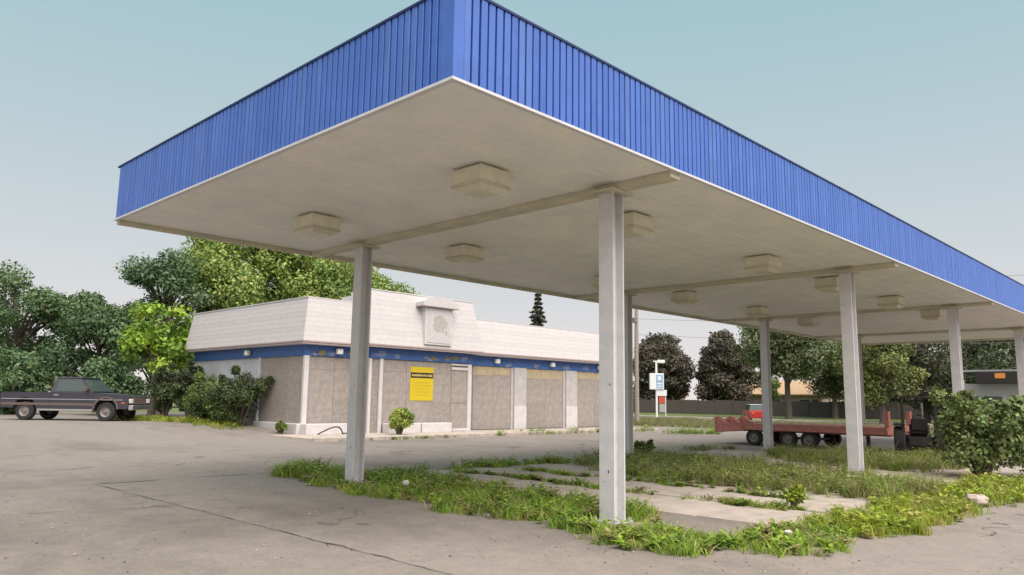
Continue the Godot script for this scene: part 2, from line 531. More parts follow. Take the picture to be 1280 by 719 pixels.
# ------------------------------------------------------------------ the place
func _ready() -> void:
	rng.seed = 4117
	bumps.seed = 8
	bumps.frequency = 0.02
	bumps.fractal_octaves = 3
	# camera
	var cam := Camera3D.new()
	cam.name = "camera"
	add_child(cam)
	cam.transform = Transform3D(Basis(Vector3(0.694576, 0.014335, 0.719277), Vector3(-0.114255, 0.989310, 0.090615), Vector3(-0.710289, -0.145120, 0.688789)).orthonormalized(), Vector3(-4.3104, 1.5269, 4.9657))
	cam.fov = 41.3
	cam.near = 0.05
	cam.far = 4000.0
	cam.current = true
	# sky and exposure: bright thin overcast
	var env := Environment.new()
	env.background_mode = Environment.BG_SKY
	var sm := ProceduralSkyMaterial.new()
	sm.sky_top_color = lin(0.102, 0.192, 0.222)
	sm.sky_horizon_color = lin(0.33, 0.298, 0.296)
	sm.sky_curve = 0.22
	sm.ground_bottom_color = lin(0.17, 0.15, 0.135)
	sm.ground_horizon_color = lin(0.31, 0.28, 0.278)
	sm.sun_angle_max = 1.0
	env.sky = Sky.new()
	env.sky.sky_material = sm
	env.tonemap_mode = Environment.TONE_MAPPER_LINEAR
	env.tonemap_exposure = 2.65
	env.sdfgi_enabled = true
	env.ssao_enabled = true
	env.ssil_enabled = true
	var we := WorldEnvironment.new()
	we.name = "world_environment"
	we.environment = env
	add_child(we)
	var sun := DirectionalLight3D.new()
	sun.name = "sun"
	sun.light_energy = 0.5
	sun.light_angular_distance = 60.0
	sun.light_color = Color(1.0, 0.97, 0.94)
	sun.shadow_enabled = true
	add_child(sun)
	sun.look_at_from_position(Vector3(-2.0, 10.5, 7.5), Vector3.ZERO)

	make_materials()
	setting()
	shop()
	canopy()
	canopy_lights()
	greenery()
	weeds()
	vehicles()
	street_things()
	odds()

func axis(parts: Array) -> Array:
	var out := []
	for a in parts:
		var n := int(round((a[1] - a[0]) / a[2]))
		for i in n:
			out.append(a[0] + (a[1] - a[0]) * i / n)
	out.append(parts[-1][1])
	return out

func sheet(called: String, xs: Array, zs: Array, y: float, m: Material, tint: bool, parent: Node = self) -> MeshInstance3D:
	var vs := PackedVector3Array()
	var ns := PackedVector3Array()
	var cs := PackedColorArray()
	var ix := PackedInt32Array()
	for z in zs:
		for x in xs:
			vs.append(Vector3(x, rise(x, z) + y, z))
			ns.append(Vector3.UP)
			var v := 1.0
			if tint:
				v += bumps.get_noise_2d(x * 6, z * 6) * 0.34 + bumps.get_noise_2d(x * 30 + 50, z * 11) * 0.22 + bumps.get_noise_2d(x * 90, z * 90 + 9) * 0.16
			cs.append(Color(v * 1.0, v * 0.995, v * 0.985))
	var w := xs.size()
	for j in zs.size() - 1:
		for i in w - 1:
			var k := j * w + i
			ix.append_array([k, k + 1, k + w, k + 1, k + w + 1, k + w])
	var ar := []
	ar.resize(Mesh.ARRAY_MAX)
	ar[Mesh.ARRAY_VERTEX] = vs
	ar[Mesh.ARRAY_NORMAL] = ns
	ar[Mesh.ARRAY_COLOR] = cs
	ar[Mesh.ARRAY_INDEX] = ix
	var mesh := ArrayMesh.new()
	mesh.add_surface_from_arrays(Mesh.PRIMITIVE_TRIANGLES, ar)
	return put(called, mesh, m, parent)

func crack(parent: Node, a: Vector2, b: Vector2, w: float, wander: float, y := 0.009) -> void:
	var st := new_st()
	var n := maxi(6, int(a.distance_to(b) / 0.12))
	var d := (b - a).normalized()
	var s := Vector2(-d.y, d.x)
	var l := []
	var r := []
	for i in n + 1:
		var q := a.lerp(b, float(i) / n)
		q += s * (bumps.get_noise_2d(q.x * 55 + a.x * 31, q.y * 55) * wander + rng.randf_range(-0.02, 0.02))
		var ww := w * maxf(0.0, 0.35 + bumps.get_noise_2d(q.x * 70, q.y * 70) * 1.6 + rng.randf_range(-0.2, 0.2))
		l.append(q + s * ww / 2.0); r.append(q - s * ww / 2.0)
	for i in n:
		face(st, [Vector3(l[i].x, y, l[i].y), Vector3(l[i + 1].x, y, l[i + 1].y), Vector3(r[i + 1].x, y, r[i + 1].y), Vector3(r[i].x, y, r[i].y)], Vector3(a.x, -9, a.y))
	obj("crack", st, M.crack_dirt, parent)

func blot(called: String, parent: Node, m: Material, c: Vector2, r: Vector2, y: float) -> void:
	var st := new_st()
	var ring := []
	for k in 22:
		var a := TAU * k / 22
		var f := 0.75 + 0.5 * bumps.get_noise_2d(c.x * 90 + cos(a) * 30, c.y * 90 + sin(a) * 30) + rng.randf_range(-0.08, 0.08)
		ring.append(Vector3(c.x + cos(a) * r.x * f, y, c.y + sin(a) * r.y * f))
	for k in 22:
		face(st, [Vector3(c.x, y, c.y), ring[k], ring[(k + 1) % 22]], Vector3(c.x, -9, c.y))
	obj(called, st, m, parent)

func setting() -> void:
	var g := sheet("ground", axis([[-1500.0, -70.0, 130.0], [-70.0, 70.0, 4.0], [70.0, 1500.0, 130.0]]), axis([[-1500.0, -80.0, 130.0], [-80.0, 50.0, 4.0], [50.0, 1500.0, 130.0]]), -0.12, M.turf, false)
	tag(g, "flat grassy ground running out to the horizon", "ground", "", "structure")
	var lot := sheet("parking_lot", axis([[-60.0, -8.0, 2.0], [-8.0, 24.0, 0.25], [24.0, 36.0, 1.0]]), axis([[-62.0, -34.0, 1.5], [-34.0, 6.0, 0.25], [6.0, 40.0, 2.0]]), 0.0, M.asphalt, true)
	tag(lot, "worn grey asphalt lot around the filling station", "pavement", "", "structure")
	var pad := sheet("forecourt_pad", axis([[0.35, 24.5, 0.25]]), axis([[-9.35, 5.6, 0.25]]), 0.004, M.pad_asphalt, true)
	tag(pad, "paler asphalt pad spread under the blue canopy", "pavement", "", "structure")
	crack(pad, Vector2(0.36, -9.4), Vector2(0.34, 5.5), 0.024, 0.07)
	crack(pad, Vector2(0.35, -9.35), Vector2(9.0, -9.35), 0.06, 0.07)
	crack(pad, Vector2(1.0, -3.3), Vector2(3.0, -4.4), 0.025, 0.3)
	crack(pad, Vector2(6.2, 2.6), Vector2(9.4, 1.9), 0.035, 0.3)
	crack(lot, Vector2(-3.0, -13.0), Vector2(9.5, -11.4), 0.04, 0.6)
	crack(lot, Vector2(3.0, -16.5), Vector2(12.0, -14.2), 0.045, 0.7)
	crack(lot, Vector2(9.0, -12.5), Vector2(18.0, -12.0), 0.05, 0.7)
	crack(lot, Vector2(-4.0, -7.0), Vector2(0.3, -6.0), 0.03, 0.4)
	for s in [[1.05, -3.3, 0.14, 0.2], [1.35, -3.0, 0.08, 0.1], [0.9, -5.2, 0.07, 0.09], [1.9, -4.3, 0.06, 0.08], [2.1, -6.4, 0.06, 0.1], [8.8, 2.6, 0.12, 0.3], [7.6, 2.4, 0.05, 0.12]]:
		blot("oil_stain", pad, M.stain, Vector2(s[0], s[1]), Vector2(s[2], s[3]), 0.0085)
	for s in [[9.6, -12.8, 0.5, 0.3], [6.0, -12.2, 0.3, 0.22], [14.0, -12.6, 0.4, 0.3], [4.2, -14.0, 0.16, 0.3]]:
		blot("oil_stain", lot, M.stain, Vector2(s[0], s[1]), Vector2(s[2], s[3]), 0.0045)
	# concrete slabs of the pump islands, joints left open between them
	var apron := thing("concrete_apron", "cracked concrete slabs between the weed strips under the canopy", "pavement")
	apron.set_meta("kind", "structure")
	var xs := [5.0, 6.62, 8.55, 10.6, 12.5, 14.4, 16.4, 18.5]
	var zs := [-7.6, -5.3, -2.9, -0.6, 0.85]
	for i in xs.size() - 1:
		for j in zs.size() - 1:
			var st := new_st()
			var y0 := 0.022 + rng.randf_range(-0.004, 0.006)
			var tilt := rng.randf_range(-0.006, 0.006)
			var g0 := 0.02
			var x0: float = xs[i] + g0
			var x1: float = xs[i + 1] - g0
			var z0: float = zs[j] + g0
			var z1: float = zs[j + 1] - g0
			hexa(st, [Vector3(x0, -0.08, z0), Vector3(x1, -0.08, z0), Vector3(x1, -0.08, z1), Vector3(x0, -0.08, z1)], [Vector3(x0 + 0.006, y0, z0 + 0.006), Vector3(x1 - 0.006, y0 + tilt, z0 + 0.006), Vector3(x1 - 0.006, y0 + tilt, z1 - 0.006), Vector3(x0 + 0.006, y0, z1 - 0.006)])
			obj("concrete_slab", st, M.concrete if (i * 3 + j * 5) % 3 else M.concrete_worn, apron)
	crack(apron, Vector2(5.2, -4.4), Vector2(6.5, -3.4), 0.02, 0.2, 0.036)
	crack(apron, Vector2(6.8, -1.9), Vector2(8.3, -2.2), 0.02, 0.2, 0.036)
	crack(apron, Vector2(6.6, -6.2), Vector2(9.2, -6.5), 0.03, 0.2, 0.036)
	crack(apron, Vector2(7.0, 0.1), Vector2(7.6, -0.5), 0.02, 0.2, 0.036)
	# sidewalk in front of the shop
	var walk := thing("sidewalk", "low concrete sidewalk along the boarded shop front", "sidewalk")
	walk.set_meta("kind", "structure")
	var x := 10.0
	while x < 31.0:
		var x1 := minf(x + 1.5, 31.4)
		box("sidewalk_slab", M.concrete if int(x * 2) % 3 else M.concrete_worn, walk, x + 0.012, x1 - 0.012, -0.05, 0.115 + rng.randf_range(-0.008, 0.008), -20.55 if x > 13.5 else -21.25, -18.35, 0.015)
		box("kerb_stone", M.concrete_worn, walk, x + 0.008, x1 - 0.008, -0.05, 0.13 + rng.randf_range(-0.008, 0.008), -18.33, -18.17, 0.025)
		x += 1.5
	# street beyond the lot
	var verge := sheet("verge", axis([[36.0, 54.0, 3.0]]), axis([[-140.0, 80.0, 10.0]]), 0.0, M.soil, false)
	tag(verge, "dry grass verge between the lot and the street", "ground", "", "structure")
	var road := sheet("road", axis([[54.0, 63.0, 3.0]]), axis([[-400.0, 400.0, 20.0]]), -0.06, M.road_asphalt, false)
	tag(road, "pale asphalt street passing behind the red trailer", "road", "", "structure")
	var lawn := sheet("lawn", axis([[64.5, 120.0, 5.0]]), axis([[-160.0, 80.0, 10.0]]), -0.03, M.turf, false)
	tag(lawn, "green lawn across the street", "lawn", "", "structure")
	var kerb := box("kerb", M.concrete, self, 63.0, 64.5, -0.12, 0.06, -160.0, 80.0)
	tag(kerb, "pale concrete footpath on the far side of the street", "kerb", "", "structure")

# ------------------------------------------------------------------ canopy
func canopy() -> void:
	var t := thing("station_canopy", "filling station canopy with ribbed blue fascia and cream underside on white steel columns", "canopy")
	var y0 := CANOPY_Y
	var y1 := CANOPY_Y + FASCIA
	var L := CANOPY_LONG
	var D := CANOPY_DEEP
	# navy backing paints groove shade between the ribs: two visible sides, the far sides plain
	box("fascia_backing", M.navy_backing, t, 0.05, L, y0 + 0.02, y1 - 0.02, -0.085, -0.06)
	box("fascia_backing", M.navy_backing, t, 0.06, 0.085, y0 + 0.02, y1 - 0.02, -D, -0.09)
	box("rear_fascia", M.blue_paint, t, 0.08, L, y0 + 0.02, y1, -D - 0.03, -D + 0.01)
	box("end_fascia", M.blue_paint, t, L - 0.001, L + 0.03, y0 + 0.02, y1, -D - 0.03, 0.0)
	# ribbed pans, one mesh each
	var pitch := 0.1055
	var st := new_st()
	cbx(st, 0.0, pitch - 0.025, 0.0, FASCIA - 0.02, -0.034, 0.0, 0.005)
	var front_pan := mesh_of(st)
	st = new_st()
	cbx(st, 0.0, 0.034, 0.0, FASCIA - 0.02, -(pitch - 0.025), 0.0, 0.005)
	var side_pan := mesh_of(st)
	var x := 0.135
	var k := 0
	var rest := new_st()
	while x < L - pitch:
		if k < 205:
			put("fascia_pan", front_pan, [M.blue_paint, M.blue_paint_faded, M.blue_paint, M.blue_paint_deep][rng.randi() % 4], t, Vector3(x, y0 + 0.01, rng.randf_range(-0.002, 0.002))).rotation.y = rng.randf_range(-0.006, 0.006)
		else:
			cbx(rest, x, x + pitch - 0.025, y0 + 0.01, y1 - 0.01, -0.034, 0.0, 0.005)
		x += pitch
		k += 1
	obj("fascia_ribs", rest, M.blue_paint, t).set_meta("kind", "stuff")
	var z := -0.135
	k = 0
	while z > -D + pitch * 0.5:
		put("fascia_pan", side_pan, [M.blue_paint, M.blue_paint_faded, M.blue_paint, M.blue_paint_deep][rng.randi() % 4], t, Vector3(rng.randf_range(-0.002, 0.002), y0 + 0.01, z)).rotation.y = rng.randf_range(-0.006, 0.006)
		z -= pitch
		k += 1
	# corner trim folds round the corner
	st = new_st()
	bx(st, -0.004, 0.125, y0 + 0.005, y1 - 0.005, -0.03, 0.004)
	bx(st, -0.004, 0.03, y0 + 0.005, y1 - 0.005, -0.125, -0.0301)
	obj("corner_trim", st, M.blue_paint, t)
	# metal cap along the top and pale drip lip along the bottom
	st = new_st()
	bx(st, -0.012, L + 0.04, y1 - 0.012, y1 + 0.014, -0.10, 0.012)
	bx(st, -0.012, 0.10, y1 - 0.012, y1 + 0.014, -D - 0.04, -0.1001)
	obj("top_cap", st, M.navy_backing, t)
	st = new_st()
	bx(st, -0.008, L + 0.035, y0 - 0.014, y0 + 0.014, -0.05, 0.008)
	bx(st, -0.008, 0.05, y0 - 0.014, y0 + 0.014, -D - 0.03, -0.0501)
	obj("drip_lip", st, M.white_steel, t)
	st = new_st()
	bx(st, 0.051, L, y0 - 0.075, y0 + 0.012, -D - 0.034, -D + 0.07)
	bx(st, L - 0.07, L + 0.034, y0 - 0.075, y0 + 0.012, -D + 0.0701, -0.0501)
	obj("rear_lip", st, M.cream_dirty, t)
	box("roof_deck", M.cream_metal, t, 0.076, L, y1 - 0.25, y1 - 0.2, -D, -0.0751)
	# underside pans running lengthwise
	var w := 0.405
	z = -0.052
	while z > -D + 0.08:
		var z1 := maxf(z - w, -D + 0.072)
		st = new_st()
		cbx(st, 0.052, L - 0.072, y0, y0 + 0.03, z1 + 0.003, z - 0.003, 0.009)
		obj("soffit_pan", st, M.cream_metal, t)
		z -= w
	# column rows: beam, caps, wide-flange posts
	for cx in [3.8, 12.1, 20.04, 28.45]:
		st = new_st()
		cbx(st, cx - 0.11, cx + 0.11, y0 - 0.085, y0 - 0.001, -D + 0.075, -0.055, 0.006)
		obj("cross_beam", st, M.cream_dirty, t)
		for cz in [-1.06, -6.76]:
			st = new_st()
			cbx(st, cx - 0.12, cx - 0.096, 0.0, y0 - 0.12, cz - 0.12, cz + 0.12, 0.004)
			cbx(st, cx + 0.096, cx + 0.12, 0.0, y0 - 0.12, cz - 0.12, cz + 0.12, 0.004)
			bx(st, cx - 0.0965, cx + 0.0965, 0.0, y0 - 0.12, cz - 0.01, cz + 0.01)
			var c := obj("column", st, M.white_steel, t)
			st = new_st()
			cbx(st, cx - 0.24, cx + 0.24, y0 - 0.12, y0 - 0.086, cz - 0.2, cz + 0.2, 0.006)
			obj("cap_plate", st, M.cream_dirty, c)
			st = new_st()
			cbx(st, cx - 0.19, cx + 0.19, 0.0, 0.03, cz - 0.19, cz + 0.19, 0.006)
			for s in [[-1, -1], [1, -1], [1, 1], [-1, 1]]:
				cbx(st, cx + s[0] * 0.155 - 0.018, cx + s[0] * 0.155 + 0.018, 0.03, 0.065, cz + s[1] * 0.155 - 0.018, cz + s[1] * 0.155 + 0.018, 0.005)
			obj("base_plate", st, M.grey_paint, c)
			if cx < 5.0:
				st = new_st()
				bx(st, cx - 0.1225, cx - 0.1201, 0.62, 0.655, cz + 0.02, cz + 0.04)
				bx(st, cx - 0.1225, cx - 0.1201, 0.50, 0.51, cz - 0.05, cz - 0.035)
				bx(st, cx - 0.1225, cx - 0.1201, 1.72, 1.75, cz + 0.05, cz + 0.065)
				obj("rust_spot", st, M.rust, c)

func canopy_lights() -> void:
	var where := {
		0: ["box light under the canopy nearest the front blue corner", "box light under the canopy nearest the left end corner"],
		1: ["box light just behind the front column, half hidden by it", "box light between the left column and front column near the rear edge"],
		2: ["box light on the front row before the second cross beam", "box light on the rear row hidden beside the front column"],
		3: ["box light on the front row just past the second cross beam", "box light on the rear row just past the second cross beam"],
		4: ["box light on the front row before the third cross beam", "box light on the rear row before the third cross beam"],
		5: ["box light on the front row just past the third cross beam", "box light on the rear row just past the third cross beam"],
	}
	var xs := [2.1, 5.3, 9.8, 13.15, 17.25, 20.9]
	for i in 6:
		for j in 2:
			var t := thing("canopy_light", where[i][j], "ceiling light", Vector3(xs[i], CANOPY_Y, [-1.82, -5.62][j]), 0.0, "box lights under the canopy")
			var st := new_st()
			cbx(st, -0.2, 0.2, -0.03, -0.001, -0.2, 0.2, 0.004)
			obj("mounting_plate", st, M.cream_dirty, t)
			st = new_st()
			cbx(st, -0.265, 0.265, -0.235, -0.034, -0.265, 0.265, 0.012)
			obj("housing", st, M.lamp_housing, t)
			st = new_st()
			cbx(st, -0.275, 0.275, -0.258, -0.236, -0.275, 0.275, 0.006)
			obj("lens_frame", st, M.cream_dirty, t)
			st = new_st()
			var a := []
			var b := []
			for s in [[-1, -1], [1, -1], [1, 1], [-1, 1]]:
				a.append(Vector3(s[0] * 0.245, -0.259, s[1] * 0.245))
				b.append(Vector3(s[0] * 0.17, -0.325, s[1] * 0.17))
			hexa(st, a, b)
			obj("lens", st, M.lamp_lens, t)

# ------------------------------------------------------------------ shop
func courses(t: Node, b0: Vector3, b1: Vector3, t0: Vector3, t1: Vector3, n: int) -> void:
	# lapped shingle courses between a bottom and a top edge; outward side found from the edge order
	var out := (b1 - b0).cross(t0 - b0).normalized()
	for k in n:
		var f0 := float(k) / n
		var f1 := float(k + 1) / n
		var a := b0.lerp(t0, f0)
		var b := b1.lerp(t1, f0)
		var c := b1.lerp(t1, f1)
		var d := b0.lerp(t0, f1)
		var st := new_st()
		hexa(st, [a, b, c, d], [a + out * 0.011, b + out * 0.011, c + out * 0.008, d + out * 0.008])
		obj("shingle_course", st, M.white_shingle if (k * 7 + int(b0.x)) % 3 else M.white_shingle_b, t)

func shop() -> void:
	var t := thing("boarded_shop", "long white boarded-up shop with mansard roof and blue band", "building")
	var WY := 3.5
	# walls
	box("side_wall", M.pale_block, t, 11.4, 11.65, -0.1, WY, -31.0, -21.3)
	box("front_wall", M.plywood_b, t, 11.65, 13.95, -0.1, WY, -21.55, -21.3)
	box("front_wall", M.plywood_b, t, 13.95, 19.45, -0.1, WY, -20.85, -20.6)
	box("front_wall", M.plywood_b, t, 19.45, 31.0, -0.1, WY, -21.25, -21.0)
	box("side_wall", M.pale_block, t, 13.95, 14.2, -0.1, WY, -21.3, -20.851)
	box("side_wall", M.pale_block, t, 30.75, 31.0, -0.1, WY, -31.0, -21.251)
	box("rear_wall", M.pale_block, t, 11.4, 31.0, -0.1, WY, -31.25, -31.001)
	# blue band, proud of the wall, in boards
	for s in [[11.32, 13.87, -21.3, 2], [13.87, 19.5, -20.6, 3], [19.5, 31.05, -21.0, 5]]:
		for k in s[3]:
			var w: float = (s[1] - s[0]) / s[3]
			var z: float = s[2]
			box("band_board", M.band_blue, t, s[0] + w * k + 0.003, s[0] + w * (k + 1) - 0.003, 3.06 if z < -20.7 and z > -21.1 else 3.1, WY + 0.02, z + 0.002, z + 0.08, 0.004)
	for k in 4:
		box("band_board", M.band_blue, t, 11.32, 11.398, 3.1, WY + 0.02, -21.3 - 2.45 * (k + 1) + 0.003, -21.3 - 2.45 * k - 0.003, 0.004)
	box("band_board", M.band_blue, t, 13.87, 13.948, 3.1, WY + 0.02, -21.22, -20.605, 0.004)
	# peeled remains of lettering and paint on the band
	for s in [[14.5, 3.30, 0.5, "peel_pale", -20.6], [15.2, 3.22, 0.25, "peel_pale", -20.6], [16.9, 3.22, 0.3, "peel_pale", -20.6], [17.2, 3.26, 0.28, "peel_ochre", -20.6], [18.0, 3.28, 0.34, "peel_ochre", -20.6], [18.45, 3.3, 0.3, "peel_ochre", -20.6], [18.95, 3.3, 0.3, "peel_pale", -20.6], [12.0, 3.26, 0.3, "peel_ochre", -21.3], [12.5, 3.2, 0.2, "peel_pale", -21.3], [11.8, 3.2, 0.24, "peel_pale", -21.3], [13.4, 3.3, 0.2, "peel_ochre", -21.3], [22.2, 3.14, 0.3, "peel_pale", -21.0], [24.2, 3.2, 0.4, "peel_pale", -21.0], [26.6, 3.2, 0.4, "peel_pale", -21.0], [28.2, 3.24, 0.3, "peel_pale", -21.0]]:
		var st := new_st()
		var ring := []
		for k in 14:
			var a := TAU * k / 14
			var f := rng.randf_range(0.25, 1.0)
			ring.append(Vector3(s[0] + cos(a) * s[2] * 1.1 * f, s[1] + sin(a) * 0.15 * f, s[4] + 0.083))
		for k in 14:
			face(st, [Vector3(s[0], s[1], s[4] + 0.083), ring[k], ring[(k + 1) % 14]], Vector3(s[0], s[1], -30))
		obj("peeled_paint", st, M[s[3]], t)
	# soffit, gutter and mansard faces
	var ex := 10.95
	box("soffit", M.white_paint, t, ex + 0.02, 14.2, WY + 0.021, WY + 0.05, -31.3, -20.82)
	box("soffit", M.white_paint, t, 13.52, 19.75, WY + 0.051, WY + 0.08, -21.0, -20.12)
	box("soffit", M.white_paint, t, 19.76, 31.3, WY + 0.021, WY + 0.05, -31.3, -20.52)
	for s in [[ex, 13.49, -20.8], [13.5, 19.78, -20.1], [19.8, 31.4, -20.5]]:
		box("gutter", M.gutter_metal, t, s[0], s[1], WY + 0.02, WY + 0.085, s[2] - 0.03, s[2])
		box("gutter_rim", M.gutter_metal, t, s[0], s[1], WY + 0.086, WY + 0.155, s[2] - 0.03, s[2] + 0.03, 0.01)
	box("gutter", M.gutter_metal, t, ex - 0.001, ex + 0.03, WY + 0.02, WY + 0.085, -31.4, -20.831)
	box("gutter_rim", M.gutter_metal, t, ex - 0.03, ex + 0.03, WY + 0.086, WY + 0.155, -31.4, -20.831, 0.01)
	box("gutter", M.gutter_metal, t, 13.499, 13.53, WY + 0.02, WY + 0.085, -20.8, -20.131)
	box("gutter_rim", M.gutter_metal, t, 13.47, 13.53, WY + 0.086, WY + 0.155, -20.8, -20.131, 0.01)
	var e := WY + 0.156
	var wing := Vector3(11.2, 5.32, -21.0)
	courses(t, Vector3(ex, e, -31.4), Vector3(ex, e, -20.8), Vector3(wing.x, wing.y, -31.2), wing, 9)
	courses(t, Vector3(ex, e, -20.8), Vector3(13.9, e, -20.8), wing, Vector3(14.1, wing.y, -21.0), 9)
	var ca := Vector3(13.72, 5.86, -20.45)
	var cb := Vector3(19.3, 5.86, -20.45)
	courses(t, Vector3(13.5, e, -20.8), Vector3(13.5, e, -20.1), Vector3(13.72, 5.86, -21.9), ca, 11)
	courses(t, Vector3(13.5, e, -20.1), Vector3(19.78, e, -20.1), ca, cb, 11)
	courses(t, Vector3(19.78, e, -20.1), Vector3(19.78, e, -20.5), cb, Vector3(19.3, 5.86, -22.2), 11)
	courses(t, Vector3(19.8, e, -20.5), Vector3(31.4, e, -20.5), Vector3(19.3, 5.18, -20.85), Vector3(31.2, 5.18, -20.85), 8)
	box("mansard_core", M.white_shingle_b, t, 11.35, 14.0, WY + 0.16, 5.22, -31.0, -21.16)
	box("mansard_core", M.white_shingle_b, t, 14.01, 19.2, WY + 0.16, 5.78, -23.0, -20.62)
	box("mansard_core", M.white_shingle_b, t, 19.21, 31.1, WY + 0.16, 5.10, -31.0, -21.0)
	box("mansard_core", M.white_shingle_b, t, 14.01, 19.2, WY + 0.16, 5.22, -31.0, -23.01)
	# ridge flashing
	box("ridge_cap", M.white_paint, t, 11.16, 14.1, 5.321, 5.36, -21.16, -20.98)
	box("ridge_cap", M.white_paint, t, 11.16, 11.36, 5.321, 5.36, -31.2, -21.161)
	box("ridge_cap", M.white_paint, t, 13.68, 19.34, 5.861, 5.90, -20.6, -20.42)
	box("ridge_cap", M.white_paint, t, 19.35, 31.2, 5.181, 5.215, -21.02, -20.83)
	# dormer sign box with arched hood on the raised front
	var d := box("dormer", M.white_paint, t, 16.24, 17.75, e + 0.12, 5.40, -20.7, -20.02, 0.012)
	box("dormer_panel", M.white_shingle_b, d, 16.34, 17.65, e + 0.2, 5.36, -20.03, -20.0, 0.008)
	var st := new_st()
	var arch := PackedVector2Array([Vector2(15.98, 5.41), Vector2(17.98, 5.41), Vector2(17.98, 5.56)])
	for k in 11:
		var a := PI * (0.12 + 0.76 * k / 10.0)
		arch.append(Vector2(16.98 + cos(a) * 1.02, 5.47 + sin(a) * 0.36))
	arch.append(Vector2(15.98, 5.56))
	prism(st, arch, -20.7, -19.86)
	obj("hood", st, M.white_shingle, d)
	box("hood_trim", M.gutter_metal, d, 15.96, 18.0, 5.375, 5.409, -20.69, -19.85)
	st = new_st()
	var ring := []
	for k in 26:
		var a := TAU * k / 26
		var f := rng.randf_range(0.68, 1.05)
		ring.append(Vector3(17.05 + cos(a) * 0.46 * f, 4.68 + sin(a) * 0.4 * f, -19.9965))
	for k in 26:
		face(st, [Vector3(17.05, 4.68, -19.9965), ring[k], ring[(k + 1) % 26]], Vector3(17, 4.7, -30))
	st.add_vertex(Vector3(17.25, 4.42, -19.9965)); st.add_vertex(Vector3(17.42, 4.14, -19.9965)); st.add_vertex(Vector3(17.45, 4.42, -19.9965))
	obj("peeled_paint", st, M.peel_grey, d)
	# plywood over the openings: sheets with open joints
	var sheets := [[11.52, 12.68, -21.3], [12.69, 13.85, -21.3], [14.55, 15.75, -20.6], [15.76, 16.97, -20.6], [16.98, 18.2, -20.6]]
	for g in [[19.95, 22.55], [23.5, 26.45], [27.45, 30.6]]:
		var w: float = (g[1] - g[0]) / 2.0
		sheets.append([g[0], g[0] + w - 0.006, -21.0])
		sheets.append([g[0] + w + 0.006, g[1], -21.0])
	var k2 := 0
	for s in sheets:
		var z: float = s[2]
		var deep := -0.0
		var mid := 2.62 + rng.randf_range(-0.05, 0.05)
		box("plywood_sheet", [M.plywood, M.plywood_b, M.plywood][k2 % 3], t, s[0], s[1], 0.14, 1.33 if k2 % 3 == 1 else mid, z + 0.002 + deep, z + 0.02 + deep + 0.004 * (k2 % 2), 0.002)
		if k2 % 3 == 1:
			box("plywood_sheet", M.plywood, t, s[0], s[1], 1.336, mid, z + 0.002, z + 0.022, 0.002)
		box("plywood_strip", M.plywood_fresh if z > -21.2 and z < -20.7 else M.plywood, t, s[0], s[1], mid + 0.006, 3.05, z + 0.002, z + 0.018, 0.002)
		k2 += 1
	for k in 3:
		box("plywood_sheet", M.plywood_b if k == 1 else M.plywood, t, 11.378, 11.398, 0.5, 3.09, -21.42 - 1.08 * (k + 1) + 0.005, -21.42 - 1.08 * k - 0.005, 0.002)
	# corner posts, downpipe, pilasters
	box("corner_post", M.white_paint, t, 11.30, 11.5, 0.0, 3.1, -21.34, -21.2, 0.01)
	box("downpipe", M.pale_block, t, 11.29, 11.39, 0.3, 3.1, -24.83, -24.71, 0.015)
	box("corner_post", M.white_paint, t, 13.86, 13.98, 0.0, 3.1, -20.66, -20.56, 0.01)
	box("downpipe", M.white_paint, t, 14.34, 14.5, 0.1, 3.1, -20.6, -20.5, 0.015)
	for px in [[22.6, 23.45], [26.5, 27.4]]:
		var pil := box("pilaster", M.grey_paint, t, px[0], px[1], 0.0, 3.06, -21.0, -20.86, 0.012)
		box("fresh_paint_panel", M.white_paint, pil, px[0] - 0.004, px[1] + 0.004, 0.11, 1.22, -20.859, -20.852)
		box("pilaster_shoulder", M.grey_paint, pil, px[0] - 0.16, px[0] - 0.002, 0.0, 3.06, -21.0, -20.93, 0.008)
	# doorway frame
	var door := box("door", M.plywood, t, 18.28, 19.2, 0.13, 2.78, -20.6, -20.575, 0.003)
	box("door_frame", M.white_paint, door, 19.2, 19.42, 0.1, 3.06, -20.6, -20.5, 0.01)
	box("door_frame", M.white_paint, door, 18.24, 19.2, 2.78, 2.9, -20.6, -20.53, 0.008)
	box("lintel_board", M.white_paint, door, 18.2, 19.2, 2.98, 3.05, -20.6, -20.52, 0.006)
	box("door_sill", M.white_paint, door, 18.3, 19.2, 0.12, 0.22, -20.575, -20.45, 0.008)
	box("door_crack", M.crack_dirt, door, 18.3, 19.18, 1.32, 1.34, -20.5745, -20.572)
	# low painted ledges at the wall foot
	for s in [[11.25, 13.4, -21.2, -20.75], [14.55, 16.2, -20.5, -20.05], [16.26, 17.9, -20.5, -20.05]]:
		box("wall_ledge", M.white_paint, t, s[0], s[1], 0.1, 0.5, s[2], s[3], 0.02)
	box("wall_ledge", M.white_paint, t, 11.1, 11.38, -0.05, 0.5, -24.6, -21.21, 0.02)
	# flood lamps on the band
	for s in [[12.77, -21.3], [21.33, -21.0], [25.32, -21.0], [29.26, -21.0]]:
		var lamp := box("flood_lamp", M.lamp_white, t, s[0] - 0.13, s[0] + 0.13, 3.2, 3.42, s[1] + 0.11, s[1] + 0.30, 0.03)
		box("lamp_bracket", M.gutter_metal, lamp, s[0] - 0.04, s[0] + 0.04, 3.26, 3.34, s[1] + 0.081, s[1] + 0.11)
	var sl := box("flood_lamp", M.lamp_white, t, 11.10, 11.29, 3.2, 3.42, -25.78, -25.52, 0.03)
	box("lamp_bracket", M.gutter_metal, sl, 11.29, 11.32, 3.26, 3.34, -25.69, -25.61)
	# yellow notice
	var n := thing("notice_sign", "yellow notice board with a black heading strip on plywood", "sign", Vector3(16.58, 1.42, -20.57))
